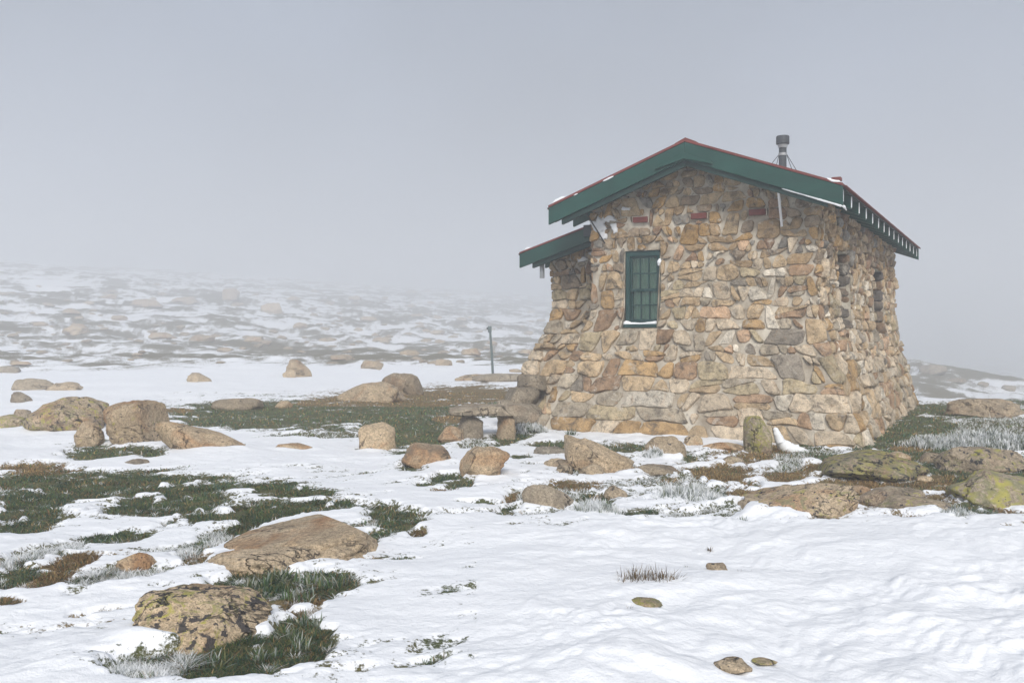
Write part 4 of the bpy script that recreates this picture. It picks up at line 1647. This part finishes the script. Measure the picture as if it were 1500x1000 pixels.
rock(817, 689, 42, 16, "small pale flat-topped stone left of the wedge boulder", 23, warm=0.8, stain=0.15, dep=0.7)
rock(890, 695, 100, 48, "tan wedge boulder sloping down to the right in front of the hut", 24, stain=0.35, wedge=-0.42, lean=-0.25, taper=0.2, cuts=4, sink=0.25, dep=0.6, sub=5)
rock(803, 748, 80, 34, "grey angular rock among frosted plants in the middle snow", 25, warm=0.35, stain=0.6, cuts=8, box=3.2, wedge=-0.3)
rock(975, 671, 62, 31, "pale rounded boulder with frosted grass at its left foot", 26, warm=0.8, stain=0.2, lichen=0.1)
rock(1016, 654, 29, 16, "small tan rounded stone against the hut's front wall", 27, stain=0.2)
rock(1062, 662, 66, 13, "flat pinkish slab at the foot of the hut's front wall", 28, stain=0.1, dep=0.7, wedge=-0.2)
rock(966, 698, 70, 16, "low flat brown rock partly under snow below the pale boulder", 29, warm=0.5, stain=0.7, dep=0.7)
rock(1278, 706, 172, 50, "large low rock covered in yellow and black lichen below the hut corner", 31, lichen=0.80, black=0.60, warm=0.7, stain=0.4, cuts=4, box=3.2, sub=5, dep=1.2, hh=0.26)
rock(1172, 757, 172, 44, "long tan granite rock with lichened left end, low in the snow", 32, lichen=0.45, black=0.45, warm=0.9, stain=0.3, wedge=0.22, cuts=4, box=3.0, sub=5, dep=0.8, hh=0.20)
rock(1305, 742, 95, 28, "low grey-brown rock with moss between two lichened rocks", 33, lichen=0.4, black=0.3, warm=0.4, stain=0.7, dep=0.7, box=3.0)
rock(1345, 751, 112, 20, "flat lichened rock ledge with a frosted tuft at its right end", 34, lichen=0.5, black=0.3, warm=0.6, stain=0.6, dep=0.6, box=3.2)
rock(1452, 744, 130, 58, "large smooth rock covered in green-yellow lichen at the right edge", 35, lichen=0.78, black=0.30, warm=0.4, stain=0.4, cuts=3, box=2.8, sub=5, dep=1.0, hh=0.28)
rock(1440, 693, 138, 36, "broad dark-speckled rock behind the green-yellow one at the right edge", 36, lichen=0.45, black=0.55, warm=0.6, stain=0.6, sub=5, dep=0.5, box=2.8)
rock(1440, 611, 112, 27, "low brown boulder on the grassy rise right of the hut", 37, warm=0.7, stain=0.6, lichen=0.15, black=0.2, sub=5)
rock(1050, 848, 32, 13, "small brown stone poking out of the snow beside dry twigs", 38, name="stone", cat="stone", warm=0.8, stain=0.8, lichen=0.3, zoff=0.03)
rock(944, 902, 54, 13, "small yellow-lichened stone just showing through the foreground snow", 39, name="stone", cat="stone", lichen=0.7, warm=0.8, zoff=0.03)
rock(1072, 1000, 60, 20, "tan stone half buried in snow at the bottom edge", 40, name="stone", cat="stone", warm=0.8, lichen=0.4, stain=0.5, zoff=0.03)
rock(1120, 985, 38, 5, "sliver of yellow stone in the snow right of the half-buried one", 41, name="stone", cat="stone", lichen=0.6, zoff=0.02)
rock(981, 982, 18, 5, "tiny brown stone in the snow at the bottom edge", 42, name="stone", cat="stone", stain=0.6, zoff=0.02)
rock(298, 952, 212, 92, "large foreground rock speckled with black and yellow lichen", 43, lichen=0.56, black=0.62, warm=1.0, stain=0.15, wedge=-0.15, cuts=5, box=2.8, sub=6, dep=1.15, sink=0.35, hh=0.20, rough=1.1)
rock(222, 958, 46, 18, "small dark stone at the left foot of the speckled foreground rock", 44, name="stone", cat="stone", stain=0.9, black=0.5, warm=0.6)
rock(426, 822, 285, 66, "long smooth tan slab outcrop rising out of the grass", 45, lichen=0.0, black=0.08, stain=0.30, warm=0.95, wedge=0.25, cuts=3, box=3.4, sub=6, dep=1.2, sink=0.75, rot=-8, rough=0.6, hh=0.10)
rock(392, 840, 175, 30, "lower slab split off along a crack in front of the outcrop", 46, lichen=0.0, stain=0.30, warm=0.95, cuts=3, box=3.2, sub=5, dep=0.6, rot=-4, hh=0.09, sink=0.5)
rock(200, 838, 58, 26, "small reddish-tan rock in frosted grass left of the slab", 47, warm=1.0, stain=0.2)
rock(200, 685, 36, 11, "small grey flat stone in the snow under the big boulders", 48, name="stone", cat="stone", warm=0.2, stain=0.6)
rgs = random.Random(5)
for k in range(22):
    px_, py_ = rgs.uniform(760, 1480), rgs.uniform(668, 752)
    w__ = rgs.uniform(14, 38)
    rock(px_, py_, w__, w__ * rgs.uniform(0.25, 0.5), "small tan stone among grass and snow in the rocky strip below the hut", 400 + k, name="stone", cat="stone",
         warm=rgs.uniform(0.4, 1), stain=rgs.uniform(0.2, 0.7), lichen=rgs.uniform(0, 0.5), sub=3, group="small stones strewn below the hut", sink=0.4)
# middle distance
rock(545, 588, 105, 30, "rough brown outcrop, front one of the pair beyond the meadow", 50, warm=0.75, stain=0.4, cuts=7, box=2.4, rough=1.4)
rock(588, 579, 66, 33, "rounded brown outcrop, rear one of the pair beyond the meadow", 51, warm=0.65, stain=0.55, lichen=0.1, cuts=5)
rock(437, 552, 40, 24, "leaning tan boulder standing in the far snow left of the outcrops", 52, warm=0.9, stain=0.2, wedge=-0.2)
rock(424, 553, 20, 11, "little tan boulder touching the leaning one in the far snow", 53, warm=0.9, stain=0.2)
rock(745, 560, 110, 12, "long low grey ledge beside the marker pole", 54, warm=0.2, stain=0.5, dep=0.3, box=3.2)
rock(348, 600, 76, 15, "low grey-brown ledge at the far edge of the meadow", 55, warm=0.5, stain=0.5, dep=0.4)
rock(34, 592, 34, 16, "pointed grey slab at far left behind the lichened boulders", 56, warm=0.3, stain=0.6, wedge=-0.6)
rock(50, 573, 60, 18, "broad pale ledge at far left in the snow", 57, warm=0.3, stain=0.3, dep=0.4)
rock(292, 560, 36, 13, "low slanted rock alone in the far snow field", 58, warm=0.7, stain=0.3, wedge=-0.5)
rock(94, 574, 52, 14, "flat tan ledge right of the broad pale one in the far snow", 59, warm=0.6, stain=0.3, dep=0.5)
rock(416, 597, 26, 9, "small pinkish rock at the left end of the meadow", 60, warm=1.0, stain=0.1)
rock(700, 558, 70, 10, "flat brown ledge left of the marker pole", 61, warm=0.6, stain=0.5, dep=0.4)
rock(12, 546, 34, 9, "small smooth grey rock at the left edge below the hillside", 62, warm=0.2, stain=0.4)
# boulders on the misty hillside
hb = [(112, 491, 40, 26), (398, 460, 32, 24), (215, 450, 46, 17), (272, 446, 40, 16), (338, 442, 26, 26), (296, 500, 38, 18), (235, 496, 34, 16),
      (372, 501, 28, 14), (330, 516, 24, 10), (105, 462, 26, 14), (545, 540, 34, 20), (500, 528, 34, 14), (440, 480, 22, 12), (600, 520, 30, 12),
      (650, 535, 26, 14), (560, 500, 30, 10), (480, 500, 26, 10), (690, 520, 30, 16), (755, 545, 20, 7), (30, 535, 30, 9), (640, 490, 24, 9), (175, 470, 24, 10),
      (540, 470, 26, 10), (430, 440, 22, 9), (160, 436, 24, 10), (520, 440, 20, 10), (720, 505, 18, 9), (770, 520, 24, 9), (610, 465, 20, 8), (60, 478, 22, 9)]
HB_LABEL = {0: "large rounded boulder standing alone on the left of the misty hillside", 1: "pale upright boulder high on the hillside, nearly lost in fog",
            2: "wide low boulder high on the left hillside, left of two paler ones", 10: "boulder at the foot of the hillside just behind the paired brown outcrops",
            5: "wide boulder in the middle of the hillside between dark heath streaks", 18: "low boulder on the snow just right of the marker pole's foot"}
for k, (px, py, w, h) in enumerate(hb):
    rock(px, py, w, h * 0.6, HB_LABEL.get(k, "grey boulder standing out of the snow on the misty hillside"), 100 + k, warm=0.7, stain=0.2, cuts=14, rough=1.3, sub=4, group="boulders on the misty hillside", sink=0.3)
for k, (px, py, w, h) in enumerate([(1366, 549, 40, 12), (1440, 566, 16, 6), (1478, 573, 20, 7), (1400, 560, 30, 6)]):
    rock(px, py, w, h, "grey rock on the low ridge behind the hut at right", 150 + k, warm=0.3, stain=0.6, sub=3, group="rocks on the low right ridge")

# many smaller rocks strewn over the hillside share a few shapes
rgh = random.Random(77)
small_ = []
for k in range(6):
    p_, T_ = rock_geo(300 + k, 1.0, 0.9, 0.55, cuts=12, rough=1.4, sub=3, sink=0.3)
    m_ = mesh_np("hillside_rock", p_, T_)
    m_.materials.append(M['granite'])
    small_.append(m_)
for k in range(170):
    px, py = rgh.uniform(0, 800), 415 + 118 * rgh.random() ** 0.8
    g_ = at(px, py)
    w_ = rgh.uniform(7, 17) / F * g_.y
    o_ = bpy.data.objects.new("hillside_rock", small_[k % 6])
    COL.objects.link(o_)
    o_.location = g_
    o_.scale = (w_, w_ * rgh.uniform(0.8, 1.1), w_ * rgh.uniform(0.3, 0.6))
    o_.rotation_euler = (0, 0, rgh.uniform(-0.6, 0.6))
    o_["lichen"], o_["black"], o_["warm"], o_["stain"] = 0.0, 0.0, 0.5, 0.4
    tag(o_, "small rock half covered by snow on the misty hillside", "rock", "small rocks strewn over the hillside")

# standing block beside the front wall, with a streak of snow down its right side
sb = rock(1110, 664, 42, 53, "upright square block of lichened stone in front of the hut wall", 30, name="standing_stone", cat="standing stone",
          lichen=0.72, black=0.1, warm=0.5, stain=0.3, box=6.0, cuts=2, rough=0.35, sink=0.12, dep=0.9, lean=-0.02, sub=4)
gp = at(1128, 660)
k_ = gp.y / F
Zp = lambda px, py: ((px - 750) * k_, gp.y - 0.06, CAMH + (HOR - py) * k_)
sd = blob_strip("snow_drift", [Zp(1133, 625), Zp(1137, 636), Zp(1142, 648), Zp(1152, 656), Zp(1168, 662), Zp(1188, 668)], [0.03, 0.05, 0.07, 0.10, 0.09, 0.06], None)
tag(sd, "streak of white snow running down beside the upright lichened block", "snow drift")

# ------------------------------------------------------------------ stone bench
bp = at(722, 643)
kb = bp.y / F
bench = empty("stone_bench", (bp.x, bp.y, bp.z))
tag(bench, "rough stone slab bench on two stone legs left of the hut", "bench")


def bench_piece(name, x0, x1, y0, y1, z0, z1, seed, **kw):
    a = dict(lichen=0.1, black=0.1, warm=0.5, stain=0.5)
    for q in list(a):
        if q in kw:
            a[q] = kw.pop(q)
    p, T = rock_geo(seed, x1 - x0, y1 - y0, z1 - z0, sink=0.0, **kw)
    me = mesh_np(name, p, T)
    o = link_mesh(name, me, M['granite'], bench)
    o.location = ((x0 + x1) / 2, (y0 + y1) / 2, z0)
    for q, v_ in a.items():
        o[q] = float(v_)
    return o


X = lambda px: (px - 722) * kb
bench_piece("slab", X(656), X(775), -0.16, 0.60, 0.35, 0.52, 71, box=7.0, cuts=-4, sub=5, warm=0.35, stain=0.55, rough=0.55)
bench_piece("leg", X(664), X(708), -0.06, 0.45, -0.12, 0.38, 72, box=5.0, cuts=-3, warm=0.25, stain=0.8)
bench_piece("leg", X(727), X(756), -0.10, 0.35, -0.15, 0.38, 73, box=6.0, cuts=-4, warm=0.9, stain=0.3)
# dark plinth stones at the foot of the lean-to
for k, (px, py, w, h, yy) in enumerate([(765, 602, 52, 34, 15.9), (750, 612, 46, 26, 15.7), (779, 575, 44, 26, 16.3), (762, 622, 70, 30, 15.5)]):
    kk = yy / F
    W_, H_ = w * kk, h * kk
    p, T = rock_geo(80 + k, W_, 0.7, H_, box=7.0, cuts=-3, sink=0.0, sub=4, rough=0.6)
    o = link_mesh("plinth_stone", mesh_np("plinth_stone", p, T), M['granite'], None)
    o.parent = hut
    X_, Y_ = (px - 750) * kk, yy + 0.25
    hx, hy = world_to_hut(X_, Y_)
    o.location = (float(hx), float(hy), CAMH + (HOR - py) * kk)
    o.rotation_euler = (0, 0, TH)
    o["lichen"], o["black"], o["warm"], o["stain"] = 0.1, 0.35, 0.25, 0.6
    o["label"] = "dark grey base stone at the foot of the lean-to"

# ------------------------------------------------------------------ marker pole
pp = at(723, 555)
pole = empty("marker_pole", pp)
tag(pole, "weathered grey snow pole with a small plate at its top", "pole")
hp = 77 / F * pp.y
kq = pp.y / F
g = MB()
g.tube([(0.0, 0, -0.3), (-2.75 * kq, 0, hp * 0.5), (-5.5 * kq, 0, hp)], [0.05, 0.045, 0.042], 10)
g.build("post", M['post'], pole, smooth=True)
g = MB()
g.box(-8.2 * kq, -2.8 * kq, -0.075, -0.055, hp - 9 * kq, hp + 0.01)
g.build("plate", M['post'], pole, bevel=0.01)
g = MB()
g.box(-10.0 * kq, -8.2 * kq, -0.10, -0.02, hp - 4.5 * kq, hp - 1.5 * kq)
g.build("bracket", M['dark'], pole, bevel=0.008)


# ------------------------------------------------------------------ grass
def blades(name, P, H, Wd, lean, col, frost, rg, parent=None):
    """P base points (n,3); curved blades of two quads and a tip"""
    n = len(P)
    if n == 0:
        return None
    az = rg.uniform(0, 2 * math.pi, n)
    ld = np.stack([np.cos(az), np.sin(az)], 1)
    fa = az + math.pi / 2 + rg.normal(0, 0.5, n)
    fx = np.stack([np.cos(fa), np.sin(fa)], 1)
    L = lean * H
    up = np.sqrt(np.maximum(1 - np.minimum(lean, 0.95) ** 2 * 0.8, 0.1)) * H
    V = np.zeros((n, 5, 3))
    for k, (t, wf) in enumerate(((0, 1.0), (0, -1.0), (0.55, 0.8), (0.55, -0.8), (1, 0))):
        V[:, k, 0] = P[:, 0] + ld[:, 0] * L * t ** 1.6 + fx[:, 0] * Wd * 0.5 * wf
        V[:, k, 1] = P[:, 1] + ld[:, 1] * L * t ** 1.6 + fx[:, 1] * Wd * 0.5 * wf
        V[:, k, 2] = P[:, 2] + up * (t ** 0.92) - 0.01 * (t == 0)
    b = np.arange(n)[:, None] * 5
    q = b + np.array([[0, 1, 3, 2]])
    t = b + np.array([[2, 3, 4]])
    C = np.repeat(col[:, None, :], 5, 1)
    white = np.array([0.95, 0.96, 0.97])
    fw = np.zeros((n, 5))
    fw[:, 0:2] = np.clip(frost * 1.4 - 0.5, 0, 0.95)[:, None]
    fw[:, 2:4] = np.clip(frost * 1.4 - 0.2, 0, 0.97)[:, None]
    fw[:, 4] = np.clip(frost * 1.6, 0, 0.97)
    C = C * (1 - fw[..., None]) + white * fw[..., None]
    me = mesh_np(name, V.reshape(-1, 3), t, q, smooth=False)
    vcol(me, "tint", C.reshape(-1, 3))
    return link_mesh(name, me, M['blade'], parent)


GREEN = np.array([[0.050, 0.085, 0.030], [0.080, 0.118, 0.042], [0.036, 0.070, 0.042], [0.115, 0.130, 0.048], [0.045, 0.085, 0.058]])
BROWN = np.array([[0.20, 0.125, 0.050], [0.27, 0.19, 0.085], [0.13, 0.075, 0.035], [0.30, 0.21, 0.10], [0.17, 0.115, 0.05]])


def scatter_grass():
    rg = np.random.default_rng(12)
    # candidates even in the picture plane of the ground: constant density per log distance
    n = 900000
    py = rg.uniform(575, 1060, n)
    px = rg.uniform(-120, 1620, n)
    Y = F * CAMH / (py - HOR)
    X = (px - 750) / F * Y
    Z = terrain(X, Y)
    C, D, FR, FW = cover_field(X, Y, Z)
    clump = pn(X * 7, Y * 7, 2.0)
    keep = (C > 0.50 + 0.10 * rg.normal(size=n) - 0.05 * clump) & (rg.uniform(size=n) < np.interp(Y, [3.5, 6, 12, 25], [0.95, 0.85, 0.55, 0.30]))
    hx, hy = world_to_hut(X, Y)
    fl = 0.70
    keep &= ~((hx > -5.5) & (hx < fl * 0.95) & (hy > -fl * 0.95) & (hy < 9.4))
    X, Y, Z, C, D, FR, clump = (a[keep] for a in (X, Y, Z, C, D, FR, clump))
    n = len(X)
    print("blades", n)
    dryp = np.clip(D + 0.30 * pn(X * 2.3, Y * 2.3, 5.0), 0.02, 0.98)
    isdry = rg.uniform(size=n) < dryp
    col = np.where(isdry[:, None], BROWN[rg.integers(0, 5, n)], GREEN[rg.integers(0, 5, n)]) * rg.uniform(0.8, 1.9, (n, 1)) * (1 + 0.5 * pn(X * 3.5, Y * 3.5, 31.0))[:, None]
    edge = 1 - sstep(0.5, 0.75, C)
    cl = fbm(X * 7.5, Y * 7.5, 11.0, 2)
    broad = pn(X * 1.1, Y * 1.1, 21.0)
    lev = cl + 0.95 * (FR > 0.5) + 0.48 * edge + 0.40 * broad
    frost = np.clip((lev - 0.52) * 2.4, 0, 1) * rg.uniform(0.7, 1.1, n) + 0.10 * rg.uniform(size=n) * edge
    frost = np.clip(frost, 0, 1)
    H = (0.026 + 0.026 * rg.uniform(size=n) + 0.055 * np.maximum(clump, 0)) * np.interp(C, [0.45, 0.7], [0.6, 1.0])
    H *= (1 + 0.15 * (frost > 0.4)) * np.interp(Y, [4, 20], [1.0, 1.3])
    Wd = np.interp(Y, [3.5, 8, 25], [0.0045, 0.008, 0.02]) * rg.uniform(0.7, 1.3, n)
    P = np.stack([X, Y, Z - 0.005], 1)
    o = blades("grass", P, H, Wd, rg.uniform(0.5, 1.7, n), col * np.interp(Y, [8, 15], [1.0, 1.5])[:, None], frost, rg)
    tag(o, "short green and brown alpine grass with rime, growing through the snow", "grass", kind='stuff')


scatter_grass()


def plant(px, py, rpx, hpx, label, seed, kind='dry', n=220, name="grass_tussock", cat="tussock", group=None):
    rg = np.random.default_rng(seed)
    g = at(px, py)
    k = g.y / F
    R_, H_ = rpx * k, hpx * k
    if kind == 'frost':
        n *= 3
    # blades gather in a few sub-clumps
    nc = max(3, int(R_ * 60))
    ca, cr = rg.uniform(0, 2 * math.pi, nc), R_ * np.sqrt(rg.uniform(size=nc)) * 0.9
    ci = rg.integers(0, nc, n)
    sp_ = R_ * (0.42 if kind == 'frost' else 0.20)
    dx, dy = cr[ci] * np.cos(ca[ci]) + rg.normal(0, sp_, n) * 0.8, 0.75 * cr[ci] * np.sin(ca[ci]) + rg.normal(0, sp_, n) * 0.6
    x, y = g.x + dx, g.y + dy
    P = np.stack([dx, dy, terrain(x, y) - g.z], 1)
    if kind == 'frost':
        dome = np.clip(1 - (dx / (1.25 * R_)) ** 2 - (dy / (1.1 * R_)) ** 2, 0, 1)
        lumpy = 0.75 + 0.45 * pn(x * 9, y * 9, seed)
        P[:, 2] += H_ * 0.62 * dome * lumpy * rg.uniform(size=n) ** 0.6
        H = np.clip(H_ * 0.42, 0.035, 0.085) * rg.uniform(0.5, 1.2, n)
    else:
        H = H_ * rg.uniform(0.25, 1.1, n)
    if kind == 'dry':
        col, fr = BROWN[rg.integers(0, 5, n)] * rg.uniform(0.4, 0.95, (n, 1)), rg.uniform(-0.5, 0.4, n)
    elif kind == 'leaf':
        col, fr = np.array([[0.09, 0.15, 0.06], [0.14, 0.19, 0.075], [0.06, 0.115, 0.06], [0.20, 0.20, 0.085]])[rg.integers(0, 4, n)] * rg.uniform(0.7, 1.3, (n, 1)), rg.uniform(-0.3, 0.5, n)
    elif kind == 'green':
        col, fr = GREEN[rg.integers(0, 5, n)] * rg.uniform(0.8, 1.4, (n, 1)), rg.uniform(-0.3, 0.5, n)
    else:
        col, fr = GREEN[rg.integers(0, 5, n)] * rg.uniform(0.8, 1.5, (n, 1)), np.clip(0.66 + 0.85 * pn(x * 13, y * 13, seed * 1.7) + 0.2 * rg.normal(size=n), 0, 1)
    o = blades(name, P, H, np.full(n, np.interp(g.y, [4, 8, 15], [0.004, 0.008, 0.014])) * {"dry": 1.15, "leaf": 2.0}.get(kind, 1.0), rg.uniform(0.1, 1.2, n), col, np.clip(fr, 0, 1), rg)
    o.location = g
    tag(o, label, cat, group)
    return o


plant(952, 862, 40, 34, "large tuft of dry twiggy grass standing in the open snow", 1, 'dry', 620)
plant(918, 905, 30, 22, "dry brown tuft beside the yellow-lichened stone in the snow", 2, 'dry', 150)
plant(1008, 838, 16, 12, "small dark green tuft right of the large dry one", 3, 'green', 70)
plant(1094, 848, 14, 16, "thin dry wisp in the snow right of the small brown stone", 4, 'dry', 40)
plant(1088, 768, 10, 16, "single green sprig in the snow below the granite rock", 5, 'green', 50)
plant(1045, 810, 9, 10, "tiny dark sprig in the snow above the small brown stone", 6, 'dry', 30)
plant(870, 752, 30, 30, "dark green frosted shrub right of the grey angular rock", 7, 'frost', 420, "frosted_shrub", "shrub")
plant(1005, 735, 46, 36, "white frosted shrub in the snow left of the granite rock", 8, 'frost', 700, "frosted_shrub", "shrub")
plant(1440, 655, 70, 44, "large white rime-covered shrub on the slope right of the hut", 9, 'frost', 1800, "frosted_shrub", "shrub")
plant(1368, 655, 40, 26, "rime-covered shrub nearest the hut's right corner", 10, 'frost', 700, "frosted_shrub", "shrub")
plant(775, 634, 24, 24, "frosted green tuft at the hut's left front corner", 11, 'frost', 300)
plant(1400, 758, 22, 24, "frosted tuft at the right end of the flat rock ledge", 12, 'frost', 220)
plant(625, 852, 20, 8, "thin dry wisp in the snow right of the foreground grass", 13, 'dry', 40)
plant(960, 672, 16, 26, "frosted tuft at the left foot of the pale boulder", 14, 'frost', 200)
plant(470, 800, 22, 22, "frosted tuft growing in the hollow of the slab outcrop", 15, 'frost', 260)
plant(452, 792, 26, 16, "brown dry tuft growing on top of the slab outcrop", 16, 'dry', 300)
plant(838, 640, 8, 16, "small green tuft against the hut's front wall", 17, 'green', 60)

# broad-leaved alpine plants round the big speckled rock
for k, (px, py, where) in enumerate([(372, 862, "above the speckled foreground rock's top"), (408, 850, "just below the lower slab"), (452, 856, "at the upper right of the foreground grass"),
                                     (492, 860, "at the far right tip of the foreground grass"), (430, 884, "right of the speckled rock's upper end"), (462, 918, "at the right edge of the foreground grass"),
                                     (415, 938, "at the right foot of the speckled rock"), (385, 968, "below the speckled rock's right end"), (330, 978, "below the middle of the speckled rock"),
                                     (450, 955, "at the lower right corner of the foreground grass")]):
    plant(px, py, 24, 26, "green strap-leaved alpine plant " + where, 40 + k, 'leaf', 90, "alpine_plant", "plant", "strap-leaved plants round the foreground rock")

# ------------------------------------------------------------------ haze
mh = bpy.data.materials.new("haze")
mh.use_nodes = True
nt = mh.node_tree
nt.nodes.clear()
ho = nt.nodes.new("ShaderNodeOutputMaterial")
hv = nt.nodes.new("ShaderNodeVolumePrincipled")
hv.inputs["Color"].default_value = (0.945, 0.968, 1.0, 1)
hv.inputs["Density"].default_value = HAZE_DENSITY
hv.inputs["Anisotropy"].default_value = 0.2
nt.links.new(hv.outputs[0], ho.inputs["Volume"])
g = MB()
g.box(-720, 720, -720, 720, -22, HAZE_TOP)
hz = g.build("haze", mh)
tag(hz, "pale mountain fog hiding the upper hillside", "fog", kind='stuff')
